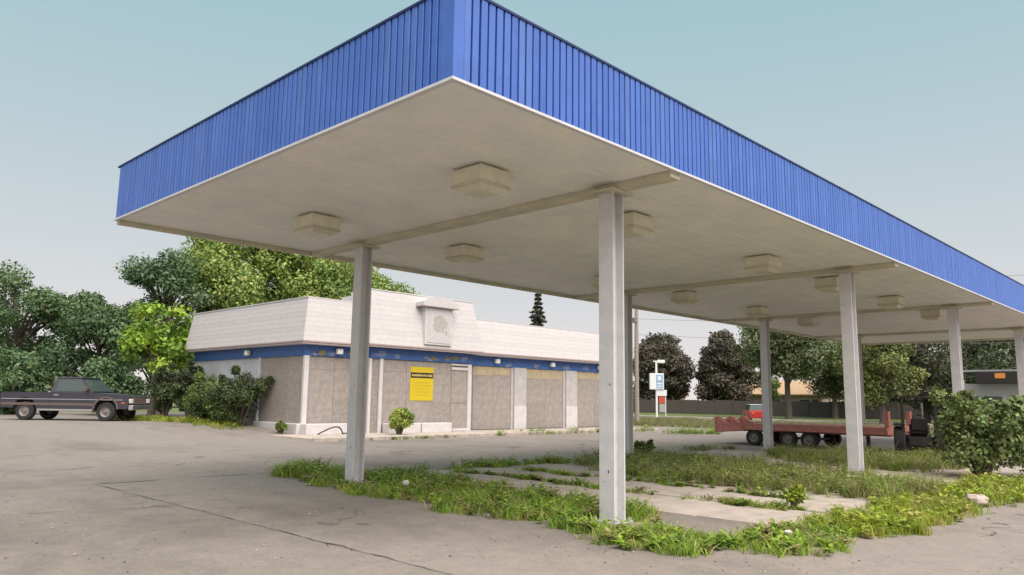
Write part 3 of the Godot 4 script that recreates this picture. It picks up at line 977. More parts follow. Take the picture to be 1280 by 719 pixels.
	box("board", M.sign_yellow, n, -0.63, 0.63, 0.0, 1.42, -0.004, 0.012, 0.004)
	box("heading_strip", M.sign_black, n, -0.61, 0.61, 0.95, 1.18, 0.0125, 0.016)
	var tm := TextMesh.new()
	tm.text = "Available For Sale"
	var f := SystemFont.new()
	f.font_names = PackedStringArray(["Droid Sans"])
	f.font_weight = 700
	tm.font = f
	tm.font_size = 32
	tm.pixel_size = 0.0041
	tm.depth = 0.004
	put("lettering", tm, M.sign_letter, n, Vector3(0, 1.065, 0.018))
	for k in 5:
		var w := [0.42, 0.5, 0.36, 0.46, 0.3][k] as float
		box("print_line", M.sign_yellow_ink, n, -w, w, 0.74 - k * 0.13, 0.765 - k * 0.13, 0.0125, 0.0135)

# ------------------------------------------------------------------ greenery
func greenery() -> void:
	var fresh := [Color(0.213, 0.294, 0.069), Color(0.250, 0.331, 0.075), Color(0.163, 0.237, 0.056), Color(0.275, 0.350, 0.094)]
	var cool := [Color(0.088, 0.152, 0.072), Color(0.112, 0.184, 0.079), Color(0.079, 0.135, 0.056), Color(0.135, 0.199, 0.096)]
	var olive := [Color(0.142, 0.180, 0.076), Color(0.180, 0.218, 0.095), Color(0.123, 0.152, 0.067)]
	var plum := [Color(0.085, 0.072, 0.052), Color(0.105, 0.085, 0.066), Color(0.07, 0.066, 0.046)]
	var lime := [Color(0.20, 0.32, 0.03), Color(0.24, 0.35, 0.035), Color(0.15, 0.25, 0.03)]
	var hedge := [Color(0.049, 0.068, 0.030), Color(0.068, 0.097, 0.032), Color(0.049, 0.057, 0.030)]
	var yard := "trees behind the shop"
	tree("leafy_tree", "broad cool green tree at the far left beyond the pickup", "tree", Vector3(9.5, rise(9, -55), -55.0), 10.0, 4.6, 0.3, cool, 0.30, 34, 380, yard)
	tree("leafy_tree", "low dark green tree just behind the dark pickup", "tree", Vector3(13.2, 0, -49.9), 8.9, 4.0, 0.2, cool, 0.28, 32, 420, yard)
	tree("leafy_tree", "tall open tree rising over the lime tree with sky gaps", "tree", Vector3(16.8, 0, -49.1), 13.6, 4.0, 0.6, cool, 0.27, 56, 300, yard)
	tree("leafy_tree", "widest bright green tree above the shop's left wing", "tree", Vector3(22.9, 0, -48.8), 16.0, 6.0, 2.5, fresh, 0.32, 60, 430, yard)
	tree("leafy_tree", "bright green tree behind the left column", "tree", Vector3(28.2, 0, -46.6), 15.0, 5.6, 2.5, fresh, 0.32, 54, 430, yard)
	tree("leafy_tree", "bright green tree tapering off beside the raised roof", "tree", Vector3(32.0, 0, -44.9), 12.6, 3.8, 2.5, fresh, 0.30, 34, 400, yard)
	tree("lime_tree", "small lime green tree at the end of the shop", "tree", Vector3(10.1, rise(10, -32), -32.6), 5.7, 2.2, 1.7, lime, 0.30, 30, 95, "")
	shrub("hedge_shrub", "tall dark shrub under the lime tree beside the pickup", "shrub", Vector3(9.9, rise(9.9, -30.6), -30.6), Vector3(0.8, 1.4, 0.8), hedge, 0.13, 30, 360, "dark shrubs along the shop side")
	shrub("hedge_shrub", "second narrow dark shrub under the lime tree", "shrub", Vector3(10.5, rise(10.5, -29.4), -29.3), Vector3(0.75, 1.35, 0.9), hedge, 0.13, 30, 360, "dark shrubs along the shop side")
	var mix := [Color(0.095, 0.132, 0.038), Color(0.142, 0.208, 0.053), Color(0.076, 0.104, 0.038)]
	shrub("hedge_shrub", "mid green shrub between the dark shrubs and the round one", "shrub", Vector3(10.3, rise(10.3, -26.9), -26.9), Vector3(1.1, 1.0, 1.35), mix, 0.12, 26, 330, "dark shrubs along the shop side")
	shrub("hedge_shrub", "rounded dark green shrub nearest the shop corner", "shrub", Vector3(10.35, rise(10.35, -24.3), -24.3), Vector3(1.05, 1.08, 1.4), [Color(0.060, 0.090, 0.030), Color(0.083, 0.112, 0.036), Color(0.053, 0.068, 0.027)], 0.11, 30, 380, "dark shrubs along the shop side")
	shrub("hedge_shrub", "low green shrub filling the gap beside the round one", "shrub", Vector3(10.1, rise(10.1, -25.6), -25.6), Vector3(0.9, 0.85, 1.1), mix, 0.12, 26, 280, "dark shrubs along the shop side")
	shrub("yard_thicket", "wide dark thicket behind the pickup's cab", "shrub", Vector3(6.5, rise(6, -41), -41.5), Vector3(3.2, 1.7, 2.0), cool, 0.24, 40, 240, "thickets behind the pickup")
	shrub("yard_thicket", "dark thicket between the pickup's hood and the lime tree", "shrub", Vector3(10.4, rise(10, -39), -39.0), Vector3(2.4, 1.6, 1.8), cool, 0.22, 34, 240, "thickets behind the pickup")
	# across the street
	var far := "trees across the street"
	tree("plum_tree", "round dark purple tree behind the street sign", "tree", Vector3(90.9, 0, -56.8), 11.6, 6.2, 0.3, plum, 0.46, 60, 380, far, 0.45)
	tree("plum_tree", "dark purple tree with pointed top left of the rear column", "tree", Vector3(92.4, 0, -47.9), 12.0, 6.0, 0.4, plum, 0.46, 60, 380, far, 0.55)
	tree("street_tree", "fresh green tree peeping out behind the pointed purple tree", "tree", Vector3(98.0, 0, -44.0), 11.0, 3.2, 1.0, [Color(0.150, 0.225, 0.060), Color(0.195, 0.270, 0.075)], 0.36, 22, 260, far)
	tree("street_tree", "pale green tree with forked trunk behind the red trailer", "tree", Vector3(69.4, 0, -28.3), 11.0, 5.4, 3.6, olive, 0.36, 44, 380, far)
	tree("street_tree", "olive green tree between the two right columns", "tree", Vector3(79.7, 0, -27.8), 11.0, 5.6, 2.4, olive, 0.38, 46, 380, far)
	tree("street_tree", "yellow green tree just right of the near right column", "tree", Vector3(61.9, 0, -17.0), 9.0, 3.8, 1.0, [Color(0.180, 0.210, 0.060), Color(0.150, 0.173, 0.060)], 0.3, 28, 330, far)
	tree("street_tree", "dusky tree above the black tractor", "tree", Vector3(70.6, 0, -16.2), 9.8, 4.2, 0.5, [Color(0.075, 0.078, 0.053), Color(0.098, 0.105, 0.063)], 0.3, 32, 330, far)
	tree("street_tree", "dark green tree behind the low grey building", "tree", Vector3(86.0, 0, -12.0), 12.0, 6.4, 0.6, [Color(0.075, 0.093, 0.053), Color(0.105, 0.123, 0.068)], 0.36, 34, 330, far)
	tree("street_tree", "muted green tree behind the yellow green one", "tree", Vector3(88.0, 0, -25.0), 12.5, 7.0, 0.4, olive, 0.42, 56, 380, far)
	tree("street_tree", "pale tree filling the background between trailer and fence", "tree", Vector3(98.0, 0, -33.0), 12.0, 7.0, 0.6, olive, 0.42, 50, 230, far)
	tree("street_tree", "dull green tree behind the dusky one", "tree", Vector3(92.0, 0, -17.0), 12.5, 6.6, 0.4, olive, 0.42, 50, 230, far)
	tree("street_tree", "dark tree at the far right behind the canopy end", "tree", Vector3(96.0, 0, -3.0), 12.5, 6.6, 0.4, [Color(0.09, 0.10, 0.06), Color(0.11, 0.12, 0.07)], 0.42, 46, 230, far)
	# spruce behind the shop
	var t := thing("spruce_tree", "thin spruce top showing over the shop's low roof", "tree", Vector3(52.1, 0, -46.1))
	var st := new_st()
	tube(st, [Vector3(0, -0.2, 0), Vector3(0, 6, 0), Vector3(0, 12.2, 0)], [0.2, 0.12, 0.015], 8)
	obj("trunk", st, M.bark, t)
	var cl := []
	var y := 1.5
	while y < 12.0:
		var rr := (12.3 - y) * 0.27 + 0.1
		var n := 6 if y < 10.5 else 4
		for k in n:
			if rng.randf() < 0.16:
				continue
			var a := TAU * k / n + y * 2.4 + rng.randf_range(-0.3, 0.3)
			var l := rr * rng.randf_range(0.65, 1.15)
			for j in 3:
				cl.append([Vector3(cos(a) * l * (0.3 + 0.3 * j), y - 0.12 * l * j, sin(a) * l * (0.3 + 0.3 * j)), Vector3(0.28, 0.1, 0.28) * (0.5 + rr * 0.3)])
		y += 0.42
	put("crown", leaf_mesh(cl, 46, 0.2, [Color(0.045, 0.045, 0.026), Color(0.06, 0.052, 0.034), Color(0.035, 0.038, 0.022)]), M.leaf, t)
	# near bushes
	shrub("roadside_bush", "big green bush overgrowing the right columns", "bush", Vector3(14.55, 0, 0.62), Vector3(1.0, 1.06, 0.95), [Color(0.16, 0.215, 0.07), Color(0.20, 0.255, 0.09), Color(0.12, 0.155, 0.055), Color(0.21, 0.28, 0.10)], 0.13, 44, 110)
	shrub("roadside_bush", "tangled bush at the right end of the weed strip", "bush", Vector3(15.6, 0, 1.7), Vector3(1.0, 0.8, 0.9), [Color(0.128, 0.180, 0.060), Color(0.165, 0.225, 0.075)], 0.11, 30, 300)
	shrub("yellow_bush", "small yellow green bush growing from the sidewalk below the notice", "bush", Vector3(14.25, 0.1, -19.0), Vector3(0.5, 0.62, 0.5), [Color(0.300, 0.375, 0.075), Color(0.375, 0.435, 0.090), Color(0.225, 0.300, 0.060)], 0.10, 18, 170)
	shrub("yellow_weed", "bright yellow green weed standing alone on the concrete", "weed", Vector3(6.75, 0.02, 0.0), Vector3(0.15, 0.18, 0.15), [Color(0.24, 0.30, 0.03), Color(0.18, 0.25, 0.03)], 0.07, 9, 60)
	shrub("corner_weed", "low weed by the sidewalk end near the shop corner", "weed", Vector3(10.6, 0.1, -21.6), Vector3(0.35, 0.25, 0.4), [Color(0.11, 0.17, 0.03), Color(0.14, 0.19, 0.04)], 0.08, 10, 90)
	shrub("leafy_weed", "large-leaved weed poking up at the edge of the second strip", "weed", Vector3(13.7, 0, -7.35), Vector3(0.3, 0.25, 0.3), [Color(0.10, 0.16, 0.03), Color(0.14, 0.2, 0.04)], 0.14, 9, 45)

func v2(a: Array) -> Array:
	var out := []
	for q in a:
		out.append(Vector2(q[0], q[1]))
	return out

func weeds() -> void:
	var green := [Color(0.172, 0.302, 0.022), Color(0.223, 0.352, 0.029), Color(0.144, 0.245, 0.025), Color(0.273, 0.345, 0.043), Color(0.302, 0.266, 0.108)]
	var lime := [Color(0.264, 0.350, 0.026), Color(0.330, 0.383, 0.034), Color(0.205, 0.297, 0.026), Color(0.356, 0.330, 0.092)]
	var mixed := [Color(0.202, 0.285, 0.048), Color(0.254, 0.326, 0.061), Color(0.164, 0.222, 0.048), Color(0.299, 0.293, 0.123), Color(0.239, 0.206, 0.096)]
	weedy("weed_strip", "long green weed strip running between the two front columns", v2([[3.1, -7.6], [4.2, -8.3], [5.6, -8.0], [5.7, -6.4], [5.5, -4.7], [5.1, -2.8], [5.0, -1.4], [4.7, -0.7], [3.9, -0.3], [2.9, 0.1], [2.55, -0.3], [2.8, -1.4], [2.9, -2.8], [3.0, -4.5], [3.2, -6.2]]), 105, 0.15, green, 0.25, 0.22)
	weedy("weed_strip", "weed strip curving along the pad edge in front of the front column", v2([[2.5, -0.2], [3.4, -0.3], [4.1, 0.5], [5.2, 0.55], [5.4, 1.5], [4.1, 1.75], [3.4, 1.4], [2.7, 0.95], [2.4, 0.5]]), 100, 0.13, green, 0.25, 0.30)
	weedy("weed_strip", "yellow green weed strip along the pad edge towards the big bush", v2([[5.2, 0.6], [6.2, 0.6], [7.4, 0.8], [9.9, 1.0], [10.4, 1.6], [8.4, 2.0], [7.2, 1.9], [5.9, 1.95], [5.0, 1.7]]), 110, 0.16, lime, 0.2, 0.2)
	weedy("weed_strip", "tall tangled weed strip beside the second column row", v2([[8.5, -4.2], [9.5, -6.0], [11.2, -7.4], [13.4, -7.7], [14.0, -6.7], [13.2, -4.6], [12.9, -2.6], [12.7, -0.8], [11.8, 0.5], [9.6, 1.0], [8.4, 0.75], [8.5, -0.1], [8.3, -1.0], [8.6, -2.5]]), 55, 0.27, mixed, 0.35, 0.25)
	weedy("weed_strip", "weedy patch below the far left column", v2([[3.9, -10.0], [4.8, -9.7], [5.0, -8.5], [4.1, -7.9], [3.4, -8.0], [3.3, -8.9]]), 85, 0.22, green, 0.35, 0.35)
	weedy("weed_strip", "thin row of weeds along the back edge of the concrete", v2([[6.2, -8.0], [7.9, -8.7], [8.4, -8.1], [10.1, -8.0], [11.3, -7.3], [10.9, -6.9], [9.9, -7.2], [8.5, -7.4], [7.1, -7.4]]), 70, 0.17, green, 0.35, 0.45)
	weedy("weed_strip", "weed strip between the far columns and the red trailer", v2([[17.5, -5.5], [19.5, -4.2], [20.6, -1.6], [17.5, -0.2], [15.3, -0.3], [14.6, -2.1], [15.4, -4.2]]), 48, 0.34, mixed, 0.35, 0.25)
	weedy("weed_strip", "bright yellow weeds in front of the big bush", v2([[10.2, 0.9], [12.6, 0.6], [14.6, 1.6], [12.6, 2.9], [9.2, 2.3], [8.7, 1.7]]), 70, 0.24, lime, 0.25, 0.25)
	weedy("weed_strip", "weeds along the kerb below the garage bays", v2([[17.5, -18.4], [19.6, -17.9], [22.9, -17.8], [26.5, -18.0], [30.5, -17.7], [30.5, -18.5], [24.0, -18.6], [18.0, -18.7]]), 30, 0.26, green, 0.4, 0.5, false)
	weedy("weed_strip", "sparse weeds along the kerb below the shop corner", v2([[10.1, -18.0], [13.6, -17.75], [17.3, -17.9], [17.3, -18.3], [10.1, -18.4]]), 26, 0.12, mixed, 0.4, 0.5, false)
	weedy("weed_strip", "grass around the foot of the dark shrubs", v2([[9.0, -23.0], [10.0, -23.0], [10.6, -26.0], [10.4, -31.5], [7.6, -33.0], [8.3, -29.0], [9.0, -26.0]]), 30, 0.2, lime, 0.3, 0.2, false)
	weedy("weed_strip", "weeds in the narrow joint between concrete slabs", v2([[6.45, -7.3], [6.85, -7.3], [6.78, -3.2], [6.84, -0.6], [6.6, 0.6], [6.4, -0.8], [6.46, -3.2]]), 210, 0.11, green, 0.35, 0.34, false)
	weedy("weed_strip", "thin weeds in the joint nearest the tall weed strip", v2([[8.0, -6.6], [8.3, -6.7], [8.2, -3.0], [8.0, -0.2], [7.75, -0.4], [7.9, -3.2]]), 170, 0.10, green, 0.35, 0.40, false)
	weedy("weed_strip", "weeds in the cross joint of the concrete slabs", v2([[5.6, -2.95], [8.4, -2.95], [8.4, -2.8], [5.6, -2.82]]), 90, 0.08, mixed, 0.4, 0.5, false)
	weedy("weed_strip", "clump of weeds on the lot before the utility pole", v2([[27.5, -15.9], [30.2, -15.0], [29.6, -13.6], [27.6, -14.4]]), 24, 0.3, green, 0.5, 0.3, false)
	weedy("weed_strip", "scattered weeds beside the rear right column", v2([[17.4, -8.6], [19.4, -8.4], [19.4, -7.4], [17.2, -7.6]]), 30, 0.2, mixed, 0.5, 0.45, false)
	weedy("weed_strip", "dry grass on the verge behind the trailer", v2([[36.0, -60.0], [53.0, -60.0], [53.0, 10.0], [36.0, 10.0]]), 10, 0.28, [Color(0.19, 0.2, 0.08), Color(0.15, 0.18, 0.06), Color(0.22, 0.2, 0.11)], 0.2, 0.15, false)

# ------------------------------------------------------------------ vehicles
func wheel(parent: Node, at: Vector3, r: float, w: float, out_sign: float) -> void:
	var st := new_st()
	lathe(st, [Vector2(r * 0.58, -w / 2), Vector2(r * 0.9, -w / 2), Vector2(r, -w * 0.36), Vector2(r, w * 0.36), Vector2(r * 0.9, w / 2), Vector2(r * 0.58, w / 2), Vector2(r * 0.55, 0.0), Vector2(r * 0.58, -w / 2)], 28)
	var o := obj("wheel", st, M.rubber, parent, at)
	st = new_st()
	var z := w * 0.42 * out_sign
	lathe(st, [Vector2(0.0, z * 1.05), Vector2(r * 0.13, z * 1.05), Vector2(r * 0.16, z * 0.7), Vector2(r * 0.4, z * 0.5), Vector2(r * 0.5, z * 0.85), Vector2(r * 0.58, z * 1.1), Vector2(r * 0.57, -z)], 24)
	obj("rim", st, M.rim_grey, o)

func vehicles() -> void:
	pickup()
	trailer()
	tractor()
	car()

func pickup() -> void:
	# local x forward, z towards the viewer
	var at := Vector3(6.4, 0.0, -31.0)
	at.y = rise(at.x, at.z)
	var t := thing("pickup_truck", "dark navy pickup truck parked beside the shrubs", "pickup", at, atan2(-0.719, 0.695))
	var st := new_st()
	var body := PackedVector2Array()
	for q in [[-2.65, 0.52], [-2.65, 1.12], [-0.62, 1.14], [-0.6, 1.16], [0.98, 1.16], [1.2, 1.15], [2.45, 1.06], [2.62, 0.98], [2.66, 0.62], [2.55, 0.5]]:
		body.append(Vector2(q[0], q[1]))
	for k in 9:
		var a := PI * k / 8.0
		body.append(Vector2(1.72 + 0.47 * cos(a), 0.5 + 0.44 * sin(a)))
	for q in [[1.2, 0.42], [-1.1, 0.42]]:
		body.append(Vector2(q[0], q[1]))
	for k in 9:
		var a := PI * k / 8.0
		body.append(Vector2(-1.62 + 0.47 * cos(a), 0.5 + 0.44 * sin(a)))
	prism(st, body, -0.93, 0.93)
	obj("body", st, M.truck_navy, t)
	# cab with raked screen
	st = new_st()
	hexa(st, [Vector3(-0.62, 1.14, -0.9), Vector3(1.12, 1.14, -0.9), Vector3(1.12, 1.14, 0.9), Vector3(-0.62, 1.14, 0.9)], [Vector3(-0.5, 1.72, -0.74), Vector3(0.52, 1.72, -0.74), Vector3(0.52, 1.72, 0.74), Vector3(-0.5, 1.72, 0.74)])
	cbx(st, -0.52, 0.55, 1.715, 1.79, -0.75, 0.75, 0.03)
	var cab := obj("cab", st, M.truck_navy, t)
	for s in [-1.0, 1.0]:
		st = new_st()
		hexa(st, [Vector3(-0.42, 1.2, s * 0.865), Vector3(0.92, 1.2, s * 0.865), Vector3(0.5, 1.66, s * 0.745), Vector3(-0.36, 1.66, s * 0.745)], [Vector3(-0.42, 1.2, s * 0.893), Vector3(0.92, 1.2, s * 0.893), Vector3(0.5, 1.66, s * 0.768), Vector3(-0.36, 1.66, s * 0.768)])
		obj("side_window", st, M.glass_dark, cab)
		box("mirror", M.truck_trim, t, 0.82, 0.95, 1.2, 1.38, s * 0.93, s * 1.12, 0.02)
		box("side_stripe", M.truck_trim, t, -2.6, 1.2, 0.62, 0.72, s * 0.931, s * 0.937)
		box("rocker_trim", M.chrome, t, -1.1, 1.2, 0.40, 0.47, s * 0.90, s * 0.945, 0.01)
		for gx in [-0.6, 0.96]:
			box("door_seam", M.rubber, t, gx - 0.008, gx + 0.008, 0.48, 1.13, s * 0.9305, s * 0.934)
		box("side_molding", M.chrome, t, -2.6, 2.4, 0.855, 0.885, s * 0.931, s * 0.94)
		box("marker_lamp", M.tail_lamp, t, 2.35, 2.5, 0.72, 0.78, s * 0.931, s * 0.938)
		box("door_handle", M.chrome, t, -0.45, -0.25, 1.02, 1.06, s * 0.931, s * 0.955, 0.006)
		st = new_st()
		for k in 10:
			var a0 := PI * k / 10.0
			var a1 := PI * (k + 1) / 10.0
			var p := []
			for q in [[a0, 0.46], [a1, 0.46], [a1, 0.53], [a0, 0.53]]:
				p.append(Vector3(1.72 + q[1] * cos(q[0]), 0.5 + q[1] * 0.95 * sin(q[0]), s * 0.925))
			var p2 := []
			for q in p:
				p2.append(q + Vector3(0, 0, s * 0.03))
			hexa(st, p, p2)
		obj("wheel_arch", st, M.truck_trim, t)
		box("headlight", M.head_lamp, t, 2.60, 2.675, 0.74, 0.92, s * 0.58, s * 0.86, 0.015)
		wheel(t, Vector3(1.72, 0.38, s * 0.80), 0.38, 0.26, s)
		wheel(t, Vector3(-1.62, 0.38, s * 0.80), 0.38, 0.26, s)
	st = new_st()
	hexa(st, [Vector3(1.06, 1.19, -0.8), Vector3(1.06, 1.19, 0.8), Vector3(0.585, 1.67, 0.68), Vector3(0.585, 1.67, -0.68)], [Vector3(1.11, 1.2, -0.8), Vector3(1.11, 1.2, 0.8), Vector3(0.62, 1.68, 0.68), Vector3(0.62, 1.68, -0.68)])
	obj("windscreen", st, M.glass_dark, cab)
	box("bumper", M.chrome, t, 2.62, 2.82, 0.46, 0.66, -0.9, 0.9, 0.03)
	box("grille", M.truck_trim, t, 2.61, 2.68, 0.70, 0.95, -0.55, 0.55, 0.01)
	box("bed_cover", M.machine_black, t, -2.6, -0.66, 1.121, 1.15, -0.85, 0.85, 0.01)

func trailer() -> void:
	var t := thing("flatbed_trailer", "faded red flatbed trailer with beavertail parked past the columns", "trailer", Vector3(21.9, 0, 0), 0.0)
	# deck along z from the beavertail at -9.7 to the tongue at -3.4
	for s in [0.0, 2.2]:
		box("side_rail", M.trailer_red, t, s - 0.05, s + 0.05, 0.56, 0.80, -8.55, -3.7, 0.012)
	var z := -8.55
	var k := 0
	while z < -3.75:
		box("deck_plank", M.trailer_deck, t, 0.055, 2.145, 0.745, 0.79 + 0.006 * (k % 3), z + 0.006, z + 0.234, 0.006)
		z += 0.24
		k += 1
	box("front_rail", M.trailer_red, t, -0.05, 2.25, 0.56, 0.84, -3.695, -3.6, 0.01)
	for x in [0.5, 1.1, 1.7]:
		box("frame_beam", M.trailer_red, t, x - 0.05, x + 0.05, 0.5, 0.74, -8.5, -3.7)
	# beavertail: sloping tail with raised ramp lip
	for s in [0.0, 2.2]:
		var st := new_st()
		hexa(st, [Vector3(s - 0.05, 0.54, -8.56), Vector3(s + 0.05, 0.54, -8.56), Vector3(s + 0.05, 0.82, -8.56), Vector3(s - 0.05, 0.82, -8.56)], [Vector3(s - 0.05, 0.42, -9.66), Vector3(s + 0.05, 0.42, -9.66), Vector3(s + 0.05, 0.78, -9.66), Vector3(s - 0.05, 0.78, -9.66)])
		obj("tail_rail", st, M.trailer_red, t)
	for j in 5:
		var z0 := -8.58 - j * 0.215
		var y0 := 0.74 - j * 0.026
		box("tail_plank", M.trailer_deck, t, 0.055, 2.145, y0 - 0.05, y0, z0 - 0.205, z0, 0.006)
	for j in 3:
		var x := 0.1 + j * 0.98
		var st := new_st()
		hexa(st, [Vector3(x - 0.1, 0.55, -9.55), Vector3(x + 0.1, 0.55, -9.55), Vector3(x + 0.1, 0.78, -9.3), Vector3(x - 0.1, 0.78, -9.3)], [Vector3(x - 0.1, 0.95, -9.8), Vector3(x + 0.1, 0.95, -9.8), Vector3(x + 0.1, 1.02, -9.62), Vector3(x - 0.1, 1.02, -9.62)])
		obj("ramp_foot", st, M.trailer_red, t)
	box("tail_board", M.trailer_red, t, -0.05, 2.25, 0.43, 0.92, -9.73, -9.67, 0.01)
	# wheels in line on both sides, under the deck edge
	for wz in [-8.22, -6.95, -6.2]:
		for x in [0.12, 2.08]:
			var w := Node3D.new()
			w.name = "axle_end"
			t.add_child(w, true)
			w.position = Vector3(x, 0.3, wz)
			w.rotation.y = -PI / 2 if x < 1.0 else PI / 2
			wheel(w, Vector3.ZERO, 0.3, 0.22, 1.0)
		box("axle", M.machine_black, t, 0.2, 2.0, 0.26, 0.34, wz - 0.04, wz + 0.04)
	box("mudguard", M.machine_black, t, -0.02, 0.3, 0.50, 0.555, -8.0, -7.8)
	# tongue, jack and red headboard post
	var st2 := new_st()
	hexa(st2, [Vector3(0.3, 0.5, -3.6), Vector3(0.42, 0.5, -3.6), Vector3(0.42, 0.66, -3.6), Vector3(0.3, 0.66, -3.6)], [Vector3(1.02, 0.46, -3.0), Vector3(1.12, 0.46, -3.0), Vector3(1.12, 0.6, -3.0), Vector3(1.02, 0.6, -3.0)])
	hexa(st2, [Vector3(1.8, 0.5, -3.6), Vector3(1.92, 0.5, -3.6), Vector3(1.92, 0.66, -3.6), Vector3(1.8, 0.66, -3.6)], [Vector3(1.08, 0.46, -3.001), Vector3(1.18, 0.46, -3.001), Vector3(1.18, 0.6, -3.001), Vector3(1.08, 0.6, -3.001)])
	obj("tongue", st2, M.trailer_red, t)
	box("headboard_post", M.trailer_red, t, -0.05, 0.12, 0.84, 1.32, -3.69, -3.55, 0.01)
	box("headboard_post", M.trailer_red, t, 2.08, 2.25, 0.84, 1.32, -3.69, -3.55, 0.01)
	box("jack_leg", M.machine_black, t, 0.3, 0.4, 0.05, 0.5, -4.4, -4.3)
	box("tail_light", M.tail_lamp, t, -0.06, -0.051, 0.62, 0.70, -8.7, -8.55)

func tractor() -> void:
	var t := thing("small_tractor", "black tractor-like machine with upright frame at the trailer's end", "tractor", Vector3(20.6, 0, -2.3), 0.29)
	box("chassis", M.machine_black, t, -0.9, 1.0, 0.38, 0.62, -0.3, 0.3, 0.02)
	box("hood", M.machine_black, t, 0.15, 1.05, 0.62, 0.98, -0.27, 0.27, 0.05)
	for s in [-1.0, 1.0]:
		wheel(t, Vector3(-0.55, 0.46, s * 0.52), 0.46, 0.3, s)
		wheel(t, Vector3(0.8, 0.3, s * 0.46), 0.3, 0.2, s)
		box("fender", M.machine_black, t, -0.95, -0.2, 0.94, 1.0, s * 0.36, s * 0.68, 0.02)
		box("roll_post", M.machine_black, t, -0.88, -0.8, 0.6, 1.72, s * 0.42 - 0.04, s * 0.42 + 0.04, 0.01)
	box("roll_bar", M.machine_black, t, -0.88, -0.8, 1.72, 1.8, -0.46, 0.46, 0.01)
	box("seat", M.rubber, t, -0.6, -0.2, 0.7, 0.8, -0.22, 0.22, 0.03)
	box("seat_back", M.rubber, t, -0.66, -0.58, 0.8, 1.15, -0.22, 0.22, 0.03)
	var st := new_st()
	tube(st, [Vector3(0.55, 0.95, 0.1), Vector3(0.55, 1.6, 0.1)], [0.035, 0.035], 8)
	obj("exhaust_stack", st, M.rim_grey, t)
	st = new_st()
	tube(st, [Vector3(0.1, 0.9, 0.0), Vector3(-0.1, 1.12, 0.0)], [0.02, 0.02], 6)
	for k in 12:
		var a := TAU * k / 12
		var b := TAU * (k + 1) / 12
		var f := func(q: float) -> Vector3: return Vector3(-0.1 + sin(q) * 0.08, 1.12 + sin(q) * 0.12, cos(q) * 0.17)
		tube(st, [f.call(a), f.call(b)], [0.014, 0.014], 5)
	obj("steering_wheel", st, M.rubber, t)
	box("loader_arm", M.machine_black, t, 0.2, 1.5, 0.5, 0.6, -0.42, -0.34, 0.01)
	box("loader_arm", M.machine_black, t, 0.2, 1.5, 0.5, 0.6, 0.34, 0.42, 0.01)
	box("bucket", M.machine_black, t, 1.45, 1.8, 0.12, 0.62, -0.6, 0.6, 0.04)

func car() -> void:
	var t := thing("parked_car", "small red car across the street behind the trailer", "car", Vector3(58.6, -0.06, -26.3), 0.62)
	var st := new_st()
	var body := PackedVector2Array()
	for q in [[-2.1, 0.35], [-2.15, 0.85], [-1.2, 0.98], [1.5, 0.98], [2.1, 0.88], [2.12, 0.4], [1.8, 0.3]]:
		body.append(Vector2(q[0], q[1]))
	for c in [1.3, -1.3]:
		for k in 7:
			var a := PI * k / 6.0
			body.append(Vector2(c + 0.38 * cos(a), 0.3 + 0.36 * sin(a)))
	prism(st, body, -0.85, 0.85)
	obj("body", st, M.car_red, t)
	st = new_st()
	hexa(st, [Vector3(-1.25, 0.98, -0.8), Vector3(1.45, 0.98, -0.8), Vector3(1.45, 0.98, 0.8), Vector3(-1.25, 0.98, 0.8)], [Vector3(-0.65, 1.42, -0.62), Vector3(0.8, 1.42, -0.62), Vector3(0.8, 1.42, 0.62), Vector3(-0.65, 1.42, 0.62)])
	obj("greenhouse", st, M.glass_dark, t)
	box("roof", M.sign_white, t, -0.68, 0.84, 1.421, 1.47, -0.64, 0.64, 0.02)
	for s in [-1.0, 1.0]:
		box("tail_light", M.tail_lamp, t, -2.17, -2.12, 0.66, 0.82, s * 0.5, s * 0.8, 0.01)
		box("headlight", M.head_lamp, t, 2.09, 2.14, 0.62, 0.78, s * 0.45, s * 0.78, 0.01)
		for x in [1.3, -1.3]:
			wheel(t, Vector3(x, 0.31, s * 0.74), 0.31, 0.2, s)

